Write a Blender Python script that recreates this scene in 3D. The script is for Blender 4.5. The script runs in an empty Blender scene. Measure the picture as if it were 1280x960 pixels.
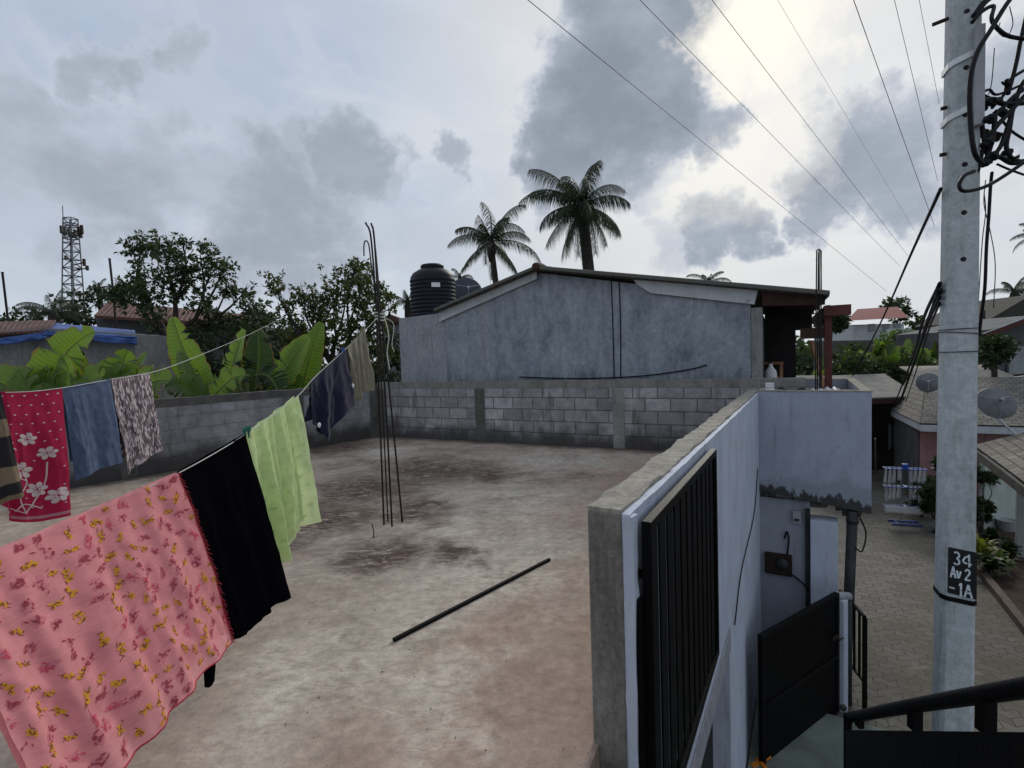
import bpy, math, random
from mathutils import Vector, Matrix, noise as mnoise
V = Vector
rnd = random.Random(7)
scene = bpy.context.scene
COL = scene.collection
# ------------------------------------------------------------------ camera
F = 640.0
CAM = V((0, 0, 1.62))
ROT = Matrix.Rotation(math.radians(90 - 3.04), 3, 'X') @ Matrix.Rotation(math.radians(-2.0), 3, 'Z')
def ray(px, py): return ROT @ V(((px - 640) / F, -(py - 480) / F, -1.0))
def P(px, py, d): return CAM + ray(px, py) * d
def W(px, py, z):
    r = ray(px, py); return CAM + r * ((z - CAM.z) / r.z)
def PL(px, py, pt, n):
    r = ray(px, py); return CAM + r * ((pt - CAM).dot(n) / r.dot(n))
cd = bpy.data.cameras.new('camera'); cd.sensor_width = 36; cd.lens = 18; cd.clip_end = 3000; cd.clip_start = .05
cam = bpy.data.objects.new('camera', cd); COL.objects.link(cam)
cam.matrix_world = Matrix.Translation(CAM) @ ROT.to_4x4()
scene.camera = cam

# ------------------------------------------------------------------ node helpers
class N:
    def __init__(s, tree): s.t = tree; s.n = tree.nodes; s.l = tree.links
    def set(s, sock, v):
        if v is None: return
        if isinstance(v, bpy.types.NodeSocket): s.l.new(v, sock)
        else:
            if sock.type == 'RGBA' and len(v) == 3: v = (*v, 1)
            sock.default_value = v
    def new(s, typ, **kw):
        n = s.n.new(typ)
        for k, v in kw.items(): setattr(n, k, v)
        return n
    def coord(s, kind='Object'): return s.new('ShaderNodeTexCoord').outputs[kind]
    def noise(s, vec, scale, detail=4, rough=.55, dist=0, out='Fac'):
        n = s.new('ShaderNodeTexNoise'); s.set(n.inputs['Vector'], vec)
        n.inputs['Scale'].default_value = scale; n.inputs['Detail'].default_value = detail
        n.inputs['Roughness'].default_value = rough; n.inputs['Distortion'].default_value = dist
        return n.outputs[out]
    def voronoi(s, vec, scale, out='Distance', feature='F1'):
        n = s.new('ShaderNodeTexVoronoi', feature=feature); s.set(n.inputs['Vector'], vec)
        n.inputs['Scale'].default_value = scale; return n.outputs[out]
    def ramp(s, fac, stops):
        n = s.new('ShaderNodeValToRGB'); s.set(n.inputs[0], fac); e = n.color_ramp.elements
        while len(e) < len(stops): e.new(.5)
        for el, (p, c) in zip(e, stops):
            el.position = p; el.color = (c, c, c, 1) if isinstance(c, (int, float)) else (*c, 1)
        return n.outputs[0]
    def mix(s, fac, a, b, mode='MIX'):
        n = s.new('ShaderNodeMix', data_type='RGBA', blend_type=mode)
        s.set(n.inputs[0], fac); s.set(n.inputs[6], a); s.set(n.inputs[7], b); return n.outputs[2]
    def math(s, op, a, b=None, c=None, clamp=False):
        n = s.new('ShaderNodeMath', operation=op, use_clamp=clamp)
        s.set(n.inputs[0], a); s.set(n.inputs[1], b); s.set(n.inputs[2], c); return n.outputs[0]
    def vm(s, op, a, b=None, scale=None):
        n = s.new('ShaderNodeVectorMath', operation=op); s.set(n.inputs[0], a); s.set(n.inputs[1], b)
        if scale is not None: s.set(n.inputs['Scale'], scale)
        return n.outputs['Value'] if op in ('DOT_PRODUCT', 'LENGTH') else n.outputs['Vector']
    def sep(s, v):
        n = s.new('ShaderNodeSeparateXYZ'); s.set(n.inputs[0], v); return n.outputs
    def comb(s, x, y, z):
        n = s.new('ShaderNodeCombineXYZ'); s.set(n.inputs[0], x); s.set(n.inputs[1], y); s.set(n.inputs[2], z); return n.outputs[0]
    def mr(s, v, a, b, c=0., d=1., typ='SMOOTHSTEP'):
        n = s.new('ShaderNodeMapRange', interpolation_type=typ); s.set(n.inputs[0], v)
        for i, x in enumerate((a, b, c, d)): s.set(n.inputs[i + 1], x)
        return n.outputs[0]
    def bump(s, h, strength=.3, dist=.02):
        n = s.new('ShaderNodeBump'); s.set(n.inputs['Height'], h)
        n.inputs['Strength'].default_value = strength; n.inputs['Distance'].default_value = dist; return n.outputs[0]
def newmat(name):
    m = bpy.data.materials.new(name); m.use_nodes = True
    n = N(m.node_tree); b = m.node_tree.nodes['Principled BSDF']
    return m, n, b
def simple(name, col, rough=.7, var=.25, scale=6, bump=.15, metal=0., spec=.3, bscale=None, bdist=.01, stain=0.0, staincol=(.05, .045, .04)):
    m, n, b = newmat(name); c = n.coord()
    f = n.noise(c, scale, 5, .6); f2 = n.noise(c, scale * .23, 3)
    lo = tuple(x * (1 - var) for x in col); hi = tuple(min(1, x * (1 + var)) for x in col)
    colr = n.ramp(f, [(.3, lo), (.7, hi)])
    colr = n.mix(.6, colr, n.ramp(f2, [(.3, 1 - var), (.7, 1.0)]), 'MULTIPLY')
    if stain: colr = n.mix(n.mr(n.noise(c, scale * .5, 6, .7), .55, .75, 0, stain), colr, staincol)
    n.set(b.inputs['Base Color'], colr); b.inputs['Roughness'].default_value = rough
    b.inputs['Metallic'].default_value = metal; b.inputs['Specular IOR Level'].default_value = spec
    if bump: n.set(b.inputs['Normal'], n.bump(n.noise(c, bscale or scale * 4, 4, .6), bump, bdist))
    return m
def leafmat(name, cols, trans=.35, rough=.5, spec=.3):
    m, n, b = newmat(name)
    g = n.new('ShaderNodeNewGeometry')
    r = g.outputs['Random Per Island']
    k = len(cols); colr = n.ramp(r, [((i + .5) / k, c) for i, c in enumerate(cols)])
    cl = n.noise(n.coord(), 1.1, 2)
    colr = n.mix(.7, colr, n.ramp(cl, [(.3, .6), (.7, 1.0)]), 'MULTIPLY')
    n.set(b.inputs['Base Color'], colr); b.inputs['Roughness'].default_value = rough
    b.inputs['Specular IOR Level'].default_value = spec
    if trans:
        t = n.new('ShaderNodeBsdfTranslucent'); n.set(t.inputs[0], n.mix(1, colr, (1.3, 1.4, .6), 'MULTIPLY'))
        ms = n.new('ShaderNodeMixShader'); ms.inputs[0].default_value = trans
        n.l.new(b.outputs[0], ms.inputs[1]); n.l.new(t.outputs[0], ms.inputs[2])
        n.l.new(ms.outputs[0], n.n['Material Output'].inputs[0])
    return m

# ------------------------------------------------------------------ mesh builder
class MB:
    def __init__(s): s.v = []; s.f = []; s.m = []; s.uv = []
    def add(s, vs, fs, mi=0, uv=None):
        o = len(s.v); s.v += [V(x) for x in vs]
        s.f += [tuple(i + o for i in f) for f in fs]; s.m += [mi] * len(fs)
        s.uv += (uv if uv else [(0, 0)] * len(vs))
    def hexa(s, p, mi=0):   # 8 points: bottom 4 ccw, top 4
        s.add(p, [(3, 2, 1, 0), (4, 5, 6, 7), (0, 1, 5, 4), (1, 2, 6, 5), (2, 3, 7, 6), (3, 0, 4, 7)], mi)
    def box(s, x0, x1, y0, y1, z0, z1, mi=0):
        s.hexa([(x0, y0, z0), (x1, y0, z0), (x1, y1, z0), (x0, y1, z0), (x0, y0, z1), (x1, y0, z1), (x1, y1, z1), (x0, y1, z1)], mi)
    def obox(s, c, a, b, d, mi=0):   # centre, half axis vectors
        c = V(c); p = []
        for k in (-1, 1):
            for i, j in ((-1, -1), (1, -1), (1, 1), (-1, 1)): p.append(c + a * i + b * j + d * k)
        s.hexa(p, mi)
    def bar(s, p, q, w, h=None, up=V((0, 0, 1)), mi=0):
        p, q = V(p), V(q); t = q - p; L = t.length; t = t / L
        sd = t.cross(up)
        if sd.length < .05: sd = t.cross(V((0, 1, 0)))
        sd.normalize(); u = sd.cross(t).normalized(); h = h or w
        s.obox((p + q) / 2, t * L / 2, sd * w / 2, u * h / 2, mi)
    def tube(s, pts, r, n=8, mi=0, caps=True):
        pts = [V(p) for p in pts]; k = len(pts)
        rs = r if isinstance(r, (list, tuple)) else [r] * k
        vs = []; fs = []; prev = None
        for i, p in enumerate(pts):
            t = (pts[min(i + 1, k - 1)] - pts[max(i - 1, 0)]).normalized()
            if prev is None:
                a = t.cross(V((0, 0, 1)))
                if a.length < .1: a = t.cross(V((0, 1, 0)))
            else: a = prev - t * prev.dot(t)
            a.normalize(); prev = a; b = t.cross(a)
            for j in range(n):
                th = 2 * math.pi * j / n; vs.append(p + (a * math.cos(th) + b * math.sin(th)) * rs[i])
        for i in range(k - 1):
            for j in range(n):
                fs.append((i * n + j, i * n + (j + 1) % n, (i + 1) * n + (j + 1) % n, (i + 1) * n + j))
        if caps: fs += [tuple(range(n))[::-1], tuple((k - 1) * n + j for j in range(n))]
        s.add(vs, fs, mi)
    def lathe(s, prof, c, n=28, mi=0, axis=None):
        c = V(c); vs = []; fs = []; k = len(prof)
        q = V((0, 0, 1)).rotation_difference(axis.normalized()) if axis else None
        for r, z in prof:
            for j in range(n):
                th = 2 * math.pi * j / n; p = V((r * math.cos(th), r * math.sin(th), z))
                if q: p = q @ p
                vs.append(c + p)
        for i in range(k - 1):
            for j in range(n):
                fs.append((i * n + j, i * n + (j + 1) % n, (i + 1) * n + (j + 1) % n, (i + 1) * n + j))
        if prof[0][0] > 1e-4: fs.append(tuple(range(n))[::-1])
        if prof[-1][0] > 1e-4: fs.append(tuple((k - 1) * n + j for j in range(n)))
        s.add(vs, fs, mi)
    def prism(s, pts, off, mi=0):   # planar polygon extruded by off
        pts = [V(p) for p in pts]; k = len(pts)
        s.add(pts + [p + off for p in pts], [tuple(range(k))[::-1], tuple(range(k, 2 * k))] +
              [(i, (i + 1) % k, k + (i + 1) % k, k + i) for i in range(k)], mi)
    def grid(s, fn, nu, nv, mi=0, uvs=(1, 1)):
        vs = []; uv = []
        for j in range(nv + 1):
            for i in range(nu + 1):
                vs.append(fn(i / nu, j / nv)); uv.append((i / nu * uvs[0], j / nv * uvs[1]))
        w = nu + 1
        s.add(vs, [(j * w + i, j * w + i + 1, (j + 1) * w + i + 1, (j + 1) * w + i) for j in range(nv) for i in range(nu)], mi, uv)
    def build(s, name, mats, parent=None, smooth=False, local=False, bevel=0, solid=0):
        me = bpy.data.meshes.new(name)
        off = V((0, 0, 0))
        if not local and parent is not None:
            inv = WM[parent.name].inverted(); vs = [inv @ v for v in s.v]
        else: vs = s.v
        me.from_pydata(vs, [], s.f)
        ul = me.uv_layers.new(name='UVMap')
        for lp in me.loops: ul.data[lp.index].uv = s.uv[lp.vertex_index]
        for m in (mats if isinstance(mats, (list, tuple)) else [mats]): me.materials.append(m)
        for p, mi in zip(me.polygons, s.m): p.material_index = mi; p.use_smooth = smooth
        me.update()
        o = bpy.data.objects.new(name, me); COL.objects.link(o)
        if parent is not None: o.parent = parent; WM[o.name] = WM[parent.name]
        else: WM[o.name] = Matrix.Identity(4)
        if bevel:
            b = o.modifiers.new('bevel', 'BEVEL'); b.width = bevel; b.segments = 2; b.limit_method = 'ANGLE'; b.angle_limit = math.radians(40)
        if solid:
            b = o.modifiers.new('solid', 'SOLIDIFY'); b.thickness = solid; b.offset = 0
        return o
WM = {}
def thing(name, label, cat, loc=(0, 0, 0), rz=0, group=None):
    o = bpy.data.objects.new(name, None); COL.objects.link(o); o.empty_display_size = .2
    o.location = loc; o.rotation_euler = (0, 0, rz)
    WM[o.name] = Matrix.Translation(V(loc)) @ Matrix.Rotation(rz, 4, 'Z')
    o['label'] = label; o['category'] = cat
    if group: o['group'] = group
    return o
def tag(o, label=None, cat=None, group=None, kind=None):
    if label: o['label'] = label
    if cat: o['category'] = cat
    if group: o['group'] = group
    if kind: o['kind'] = kind
    return o
def lerp(a, b, t): return a + (b - a) * t
def curve(pts, n=24):   # catmull-rom through points
    pts = [V(p) for p in pts]; pp = [pts[0] * 2 - pts[1]] + pts + [pts[-1] * 2 - pts[-2]]
    out = []; m = len(pts) - 1
    for i in range(n + 1):
        g = i / n * m; k = min(int(g), m - 1); t = g - k
        a, b, c, d = pp[k:k + 4]
        out.append(.5 * ((2 * b) + (c - a) * t + (2 * a - 5 * b + 4 * c - d) * t * t + (3 * b - a - 3 * c + d) * t ** 3))
    return out

# ------------------------------------------------------------------ world
world = bpy.data.worlds.new('World'); scene.world = world; world.use_nodes = True
sd = ray(940, 30).normalized()
SUN_EL = math.asin(sd.z); SUN_AZ = math.atan2(sd.x, sd.y)
def build_sky():
    n = N(world.node_tree); bg = world.node_tree.nodes['Background']
    sky = n.new('ShaderNodeTexSky', sky_type='NISHITA'); sky.sun_disc = False
    sky.sun_elevation = SUN_EL; sky.sun_rotation = SUN_AZ; sky.air_density = 1.2; sky.dust_density = 2.0
    d = n.coord('Generated'); z = n.sep(d)[2]
    # cloud deck coordinates: direction projected on a high layer
    zz = n.math('ADD', n.math('MAXIMUM', z, 0.0), .22)
    s = n.sep(d); pl = n.comb(n.math('DIVIDE', s[0], zz), n.math('DIVIDE', s[1], zz), 0.)
    veil = n.noise(pl, 1.3, 6, .55, .4)
    fine = n.noise(pl, 4.5, 7, .6, .3)
    # thin bright overcast over the clear sky
    k = 9.3
    def c(r, g, b): return (r * k, g * k, b * k)
    base = n.mix(n.ramp(veil, [(.3, 0), (.68, 1)]), c(.40, .49, .645), c(.61, .665, .745))
    base = n.mix(n.mr(fine, .35, .7, 0, .4), base, c(.55, .615, .72))
    low = n.noise(n.vm('ADD', n.vm('MULTIPLY', d, (1.4, 1.4, 3.2)), (4, 2, 7)), 2.6, 6, .55, .6)
    base = n.mix(n.mr(low, .42, .66, 0, .65), base, c(.47, .525, .60))
    base = n.mix(n.mr(low, .48, .32, 0, .5), base, c(.68, .715, .755))
    base = n.mix(.10, base, sky.outputs[0])
    base = n.mix(n.mr(z, .0, .22, .75, 0), base, c(.64, .70, .77))
    # warmer, brighter region around the veiled sun
    glow = n.mr(n.vm('DOT_PRODUCT', d, tuple(sd)), .80, .995)
    base = n.mix(n.math('MULTIPLY', glow, .52), base, c(.86, .85, .81))
    # heavy clouds: lobes at world directions with ragged noise edges
    w1 = n.vm('SUBTRACT', n.noise(d, 4.5, 6, .62, 0, 'Color'), (.5, .5, .5))
    w2 = n.vm('SUBTRACT', n.noise(d, 13, 5, .65, 0, 'Color'), (.5, .5, .5))
    dw = n.vm('NORMALIZE', n.vm('ADD', n.vm('ADD', d, n.vm('SCALE', w1, None, .36)), n.vm('SCALE', w2, None, .085)))
    def lobes(L, dirv, soft=1.25):
        acc = None
        for px, py, r, st in L:
            a = ray(px, py).normalized(); co = a.dot(ray(px + r, py).normalized())
            ang = math.acos(co)
            f = n.mr(n.vm('DOT_PRODUCT', dirv, tuple(a)), math.cos(ang * soft), math.cos(ang * .35), 0., st)
            acc = f if acc is None else n.math('MAXIMUM', acc, f)
        return acc
    dark = lobes([(775, 110, 85, 1), (725, 165, 55, .95), (815, 40, 58, .95), (850, -20, 55, .9), (800, 190, 45, .6), (690, 120, 40, .45), (868, 165, 32, .6), (830, 235, 30, .35),
                  (438, 208, 46, .68), (385, 200, 40, .5), (475, 228, 28, .5), (300, 225, 60, .45), (470, 228, 30, .4), (425, 175, 22, .35), (562, 217, 24, .55), (915, 287, 42, .75), (855, 310, 45, .4),
                  (1100, 210, 90, .75), (1150, 260, 70, .7), (1040, 250, 48, .65), (1010, 255, 28, .6), (1260, 150, 110, .6), (1110, 165, 50, .6),
                  (340, 285, 85, .72), (250, 250, 60, .6), (120, 235, 95, .64), (40, 165, 85, .6), (95, 42, 45, .62), (190, 48, 40, .65), (20, 300, 60, .5), (200, 120, 60, .35), (560, 300, 50, .3),
                  (1020, 110, 70, .22), (960, 330, 60, .2)], dw, 1.8)
    # clouds outside the picture
    extra = n.mr(n.noise(n.vm('ADD', d, (3, 1, 2)), 2.6, 6, .55), .53, .70, 0, .75)
    side = n.mr(n.vm('DOT_PRODUCT', d, tuple(ray(640, 250).normalized())), .55, .75, 1, 0)
    dark = n.math('MAXIMUM', dark, n.math('MULTIPLY', extra, side))
    dens = n.math('MULTIPLY', dark, n.mr(n.noise(n.vm('MULTIPLY', d, (1, 1, 1.7)), 7, 7, .6), .22, .68, .62, 1.05))
    ccol = n.ramp(dens, [(0.0, (.62, .67, .73)), (.3, (.52, .57, .66)), (.65, (.365, .41, .485)), (1, (.265, .305, .37))])
    ccol = n.vm('SCALE', ccol, None, k)
    rim = n.math('MULTIPLY', n.mr(dens, .34, .05), n.math('ADD', n.math('MULTIPLY', glow, .75), .12))
    ccol = n.mix(rim, ccol, c(.90, .90, .88))
    out = n.mix(n.mr(dens, .02, .62), base, ccol)
    # bright breaks between the clouds
    br = lobes([(945, 40, 70, 1.0), (985, 75, 45, .7), (905, 60, 40, .7), (905, 225, 50, .4), (1000, 175, 60, .35), (880, 255, 30, .3)], dw, 1.5)
    out = n.mix(n.math('MULTIPLY', br, .85), out, c(1.06, 1.01, .90))
    n.set(bg.inputs[0], out); bg.inputs[1].default_value = .1
build_sky()
sl = bpy.data.lights.new('sun', 'SUN'); sl.energy = 1.7; sl.angle = math.radians(20); sl.color = (1, .95, .86)
so = bpy.data.objects.new('sun', sl); COL.objects.link(so); so.location = sd * 50
so.rotation_euler = sd.to_track_quat('Z', 'Y').to_euler()
scene.view_settings.view_transform = 'Standard'; scene.view_settings.look = 'None'
scene.view_settings.exposure = .12; scene.view_settings.gamma = 1; scene.view_settings.use_curve_mapping = False
scene.cycles.max_bounces = 6; scene.cycles.transparent_max_bounces = 8
scene.cycles.use_denoising = True

# ------------------------------------------------------------------ layout frames
BL = W(475, 545, 0); t2 = W(820, 563, 0); wd = (t2 - BL).normalized()          # back wall direction
bn = V((-wd.y, wd.x, 0))                                                        # away from camera
lw = (W(90, 610, 0) - BL).normalized()
# ------------------------------------------------------------------ materials
def m_floor():
    m, n, b = newmat('stained_concrete'); c = n.coord()
    big = n.noise(c, .55, 5, .6, .6); mid = n.noise(c, 1.6, 6, .68, .8); fin = n.noise(c, 14, 6, .7)
    st = n.vm('MULTIPLY', c, (1., 2.6, 1.)); brush = n.noise(st, 6, 7, .8, 1.0)
    col = n.ramp(mid, [(.28, (.22, .18, .145)), (.44, (.37, .31, .26)), (.6, (.44, .38, .325)), (.75, (.53, .485, .425))])
    wob = n.vm('SUBTRACT', n.noise(c, 1.5, 6, .68, 0, 'Color'), (.5, .5, .5)); cw = n.vm('ADD', c, n.vm('SCALE', wob, None, 1.5))
    def stains(L):
        acc = None
        for px, py, r in L:
            q = W(px, py, 0); f = n.mr(n.vm('LENGTH', n.vm('MULTIPLY', n.vm('SUBTRACT', cw, (q.x, q.y, 0)), (1, 1, 0))), r * 1.25, r * .2)
            acc = f if acc is None else n.math('MAXIMUM', acc, f)
        return acc
    col = n.mix(n.math('MULTIPLY', stains([(700, 760, .8), (690, 900, .7), (560, 935, .6), (725, 640, .6), (620, 800, .4), (780, 600, .8)]), .7), col, (.38, .275, .225))
    pale = n.math('MULTIPLY', stains([(640, 625, .9), (705, 575, 1.0), (560, 665, .6), (480, 565, .6), (600, 720, .8), (545, 860, .35), (410, 830, .6), (500, 760, .6), (660, 690, .6)]), n.mr(brush, .36, .58, .1, 1))
    col = n.mix(n.math('MULTIPLY', pale, .8), col, (.64, .60, .53))
    dk = n.math('MULTIPLY', stains([(450, 612, 1.0), (545, 588, 1.1), (400, 650, .7), (480, 695, .45), (610, 592, .5), (690, 548, .5), (565, 690, .3), (420, 560, .9), (520, 640, .5), (300, 690, .6)]), n.mr(brush, .37, .52, .06, 1))
    col = n.mix(n.math('MULTIPLY', dk, .95), col, (.070, .043, .033))
    dk2 = n.math('MULTIPLY', n.mr(n.noise(n.vm('ADD', c, (2, 9, 0)), .9, 6, .65, .8), .46, .66), n.mr(brush, .40, .58, 0, .75))
    dk2 = n.math('MULTIPLY', dk2, n.mr(n.sep(c)[1], 3.0, 5.5, .35, 1))
    col = n.mix(dk2, col, (.095, .065, .05))
    dl = n.vm('SUBTRACT', c, tuple(BL)); nb_ = n.math('MULTIPLY', n.vm('DOT_PRODUCT', dl, tuple(bn)), -1.); nl_ = n.math('ABSOLUTE', n.vm('DOT_PRODUCT', dl, (lw.y, -lw.x, 0)))
    de = n.math('ADD', n.math('MINIMUM', nb_, nl_), n.math('MULTIPLY', n.math('SUBTRACT', n.noise(c, 2.4, 6, .75), .5), .9))
    col = n.mix(n.mr(de, .42, .02, 0, .8), col, (.055, .045, .038))   # ragged darker band along the foot of the walls
    spk = n.mr(n.noise(c, 42, 5, .8), .58, .70, 0, .6)
    col = n.mix(spk, col, (.13, .105, .095))
    pit = n.mr(n.voronoi(n.vm('ADD', c, n.vm('SCALE', n.noise(c, 9, 2, .5, 0, 'Color'), None, .2)), 3.1), 0.012, .022, .6, 0)
    col = n.mix(pit, col, (.07, .055, .05))
    vn = n.new('ShaderNodeTexVoronoi', feature='DISTANCE_TO_EDGE')
    n.set(vn.inputs['Vector'], n.vm('ADD', c, n.vm('SCALE', n.noise(c, 1.4, 5, .7, 0, 'Color'), None, .9))); vn.inputs['Scale'].default_value = .28
    col = n.mix(n.mr(vn.outputs['Distance'], .0, .003, .12, 0), col, (.07, .055, .05))
    col = n.mix(.6, col, n.ramp(fin, [(.3, .5), (.7, 1.25)]), 'MULTIPLY')
    col = n.mix(.5, col, n.ramp(n.noise(c, 4.5, 7, .75, .5), [(.32, .6), (.66, 1.2)]), 'MULTIPLY')
    col = n.mix(1., col, (1.03, .985, .94), 'MULTIPLY')
    gr_ = n.noise(c, 150, 3, .7); col = n.mix(n.mr(gr_, .60, .68, 0, .55), col, (.10, .085, .075)); col = n.mix(n.mr(gr_, .38, .31, 0, .35), col, (.66, .62, .56))
    n.set(b.inputs['Base Color'], col); n.set(b.inputs['Roughness'], n.mr(mid, .3, .7, .95, .75))
    b.inputs['Specular IOR Level'].default_value = .25
    h = n.math('ADD', n.math('ADD', n.math('MULTIPLY', fin, .6), mid), n.math('MULTIPLY', gr_, .25))
    n.set(b.inputs['Normal'], n.bump(h, .5, .02)); return m
def m_block(seed=0., long=.41, high=.215, flat=False):
    m, n, b = newmat('concrete_block'); c = n.coord(); s = n.sep(c)
    uv = n.comb(s[0], s[2], 0.)
    uvw = n.vm('ADD', uv, n.vm('SCALE', n.vm('SUBTRACT', n.noise(c, 9, 4, .6, 0, 'Color'), (.5, .5, .5)), None, .022))
    br = n.new('ShaderNodeTexBrick'); br.offset = .5
    n.set(br.inputs['Vector'], uvw)
    br.inputs['Color1'].default_value = (.25, .245, .25, 1); br.inputs['Color2'].default_value = (.40, .39, .40, 1)
    br.inputs['Mortar'].default_value = (.25, .245, .24, 1) if flat else (.13, .125, .12, 1)
    if flat: br.inputs['Color1'].default_value = (.27, .27, .275, 1); br.inputs['Color2'].default_value = (.31, .31, .315, 1)
    br.inputs['Scale'].default_value = 1; br.inputs['Brick Width'].default_value = long; br.inputs['Row Height'].default_value = high
    br.inputs['Mortar Size'].default_value = .010; br.inputs['Mortar Smooth'].default_value = .4
    col = br.outputs['Color']; nn = n.noise(n.vm('ADD', c, (seed, 0, 0)), 5, 6, .65)
    col = n.mix(.75, col, n.ramp(nn, [(.3, .5), (.7, 1.25)]), 'MULTIPLY')
    col = n.mix(.5, col, n.ramp(n.noise(c, 1.1, 5, .6), [(.35, .55), (.65, 1.2)]), 'MULTIPLY')
    # mould: streaks and splash zone near the floor
    strk = n.noise(n.vm('MULTIPLY', n.vm('ADD', c, (seed, 0, 0)), (2.2, 1, .5)), 1.5, 6, .7)
    col = n.mix(n.mr(strk, .54, .70, 0, .75), col, (.075, .07, .065))
    edge = n.math('ADD', s[2], n.math('MULTIPLY', n.math('SUBTRACT', n.noise(c, 2.5, 5, .6), .5), .5))
    col = n.mix(n.mr(edge, .12 if flat else .06, .50 if flat else .42, .95 if flat else .88, 0), col, (.045, .04, .037))
    col = n.mix(n.mr(n.noise(c, 34, 3, .7), .60, .70, 0, .5), col, (.06, .055, .05))
    n.set(b.inputs['Base Color'], col); b.inputs['Roughness'].default_value = .92
    h = n.math('ADD', n.math('MULTIPLY', br.outputs['Fac'], -1.2), n.math('MULTIPLY', n.noise(c, 30, 5, .7), .6))
    n.set(b.inputs['Normal'], n.bump(h, .6, .015)); return m
def m_mottled(name, cols, sc=1.1, scratch=True, streak=.5, bumpk=.3, streakcol=(.06, .065, .075), drip=None):
    m, n, b = newmat(name); c = n.coord(); s = n.sep(c)
    a = n.noise(n.vm('MULTIPLY', c, (1.5, 1.5, .75)), sc * 1.8, 8, .72, .3); f = n.noise(c, sc * 14, 6, .75)
    col = n.ramp(a, [(.28, cols[0]), (.47, cols[1]), (.62, lerp3(cols[1], cols[2])), (.78, cols[2])])
    col = n.mix(.7, col, n.ramp(f, [(.3, .58), (.7, 1.25)]), 'MULTIPLY')
    st = n.noise(n.vm('MULTIPLY', c, (7, 7, .6)), 1.6, 7, .78)
    col = n.mix(n.math('MULTIPLY', n.mr(st, .50, .68), n.mr(n.noise(c, 1.2, 5, .65), .36, .6, .1, streak)), col, streakcol)
    if scratch:
        sp = n.mr(n.noise(n.vm('MULTIPLY', c, (1.5, 1.5, 1)), 21, 7, .85), .57, .64)
        col = n.mix(n.math('MULTIPLY', sp, n.mr(n.noise(c, 1.7, 4), .4, .6, .25, .8)), col, cols[2])
        sp2 = n.mr(n.noise(n.vm('MULTIPLY', c, (2.2, 2.2, .8)), 26, 7, .85), .55, .62, 0, .7)
        col = n.mix(sp2, col, cols[0])
    if drip is not None:   # run-off below the roof and damp above the foot
        dr = n.math('ADD', s[2], n.math('MULTIPLY', n.math('SUBTRACT', n.noise(n.vm('MULTIPLY', c, (5, 5, .25)), 1.3, 6, .75), .5), 1.6))
        col = n.mix(n.mr(dr, drip[0], drip[0] + .5, 0, .6), col, (.055, .058, .065)); col = n.mix(n.mr(dr, drip[1] + .35, drip[1], 0, .55), col, (.07, .073, .08))
    n.set(b.inputs['Base Color'], col); b.inputs['Roughness'].default_value = .92; b.inputs['Specular IOR Level'].default_value = .2
    n.set(b.inputs['Normal'], n.bump(n.math('ADD', n.noise(c, 25, 6, .75), n.math('MULTIPLY', a, .8)), bumpk, .015)); return m
def lerp3(a, b, t=.5): return tuple(x + (y - x) * t for x, y in zip(a, b))
def m_paint(name, col, stainz=None, dirt=.35):
    m, n, b = newmat(name); c = n.coord(); s = n.sep(c)
    a = n.noise(c, 1.1, 5, .6); f = n.noise(c, 30, 3)
    colr = n.mix(.6, col, n.ramp(a, [(.3, .82), (.7, 1.0)]), 'MULTIPLY')
    st = n.noise(n.vm('MULTIPLY', c, (5, 5, .45)), 1.6, 6, .7)
    colr = n.mix(n.mr(st, .55, .78, 0, dirt), colr, (.12, .125, .13))
    colr = n.mix(n.mr(n.noise(c, 8, 6, .75), .63, .72, 0, .35), colr, (.2, .2, .2))
    vd = n.new('ShaderNodeTexVoronoi', feature='DISTANCE_TO_EDGE'); vd.inputs['Scale'].default_value = .7
    n.set(vd.inputs['Vector'], n.vm('ADD', c, n.vm('SCALE', n.noise(c, 2.2, 5, .7, 0, 'Color'), None, .8)))
    crk = n.math('MULTIPLY', n.mr(vd.outputs['Distance'], .0, .005, .7, 0), n.mr(n.noise(c, .9, 2), .48, .6)); colr = n.mix(crk, colr, (.06, .06, .06))
    chip = n.math('MULTIPLY', n.mr(n.noise(c, 5.5, 7, .78), .60, .635), n.mr(n.noise(c, .8, 3), .42, .6, .15, .8)); colr = n.mix(chip, colr, (.27, .26, .245))
    gri = n.noise(n.vm('MULTIPLY', c, (1, 1, .5)), 3.2, 7, .72); colr = n.mix(.55, colr, n.ramp(gri, [(.3, .6), (.7, 1.1)]), 'MULTIPLY')
    if stainz is not None:
        e = n.math('ADD', s[2], n.math('MULTIPLY', n.math('SUBTRACT', n.noise(n.vm('MULTIPLY', c, (1.3, 1.3, .5)), 1.7, 7, .75), .5), .95))
        colr = n.mix(n.mr(e, stainz - .03, stainz + .10, .5, 0), colr, (.20, .215, .25))
        colr = n.mix(n.mr(n.math('SUBTRACT', e, n.math('MULTIPLY', s[0], -.16)), stainz - .06, stainz - .02, .93, 0), colr, (.035, .033, .028))
    n.set(b.inputs['Base Color'], colr); b.inputs['Roughness'].default_value = .75; b.inputs['Specular IOR Level'].default_value = .25
    n.set(b.inputs['Normal'], n.bump(n.math('ADD', n.noise(c, 12, 6, .7), n.math('MULTIPLY', chip, -.5)), .35, .012)); return m
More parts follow.
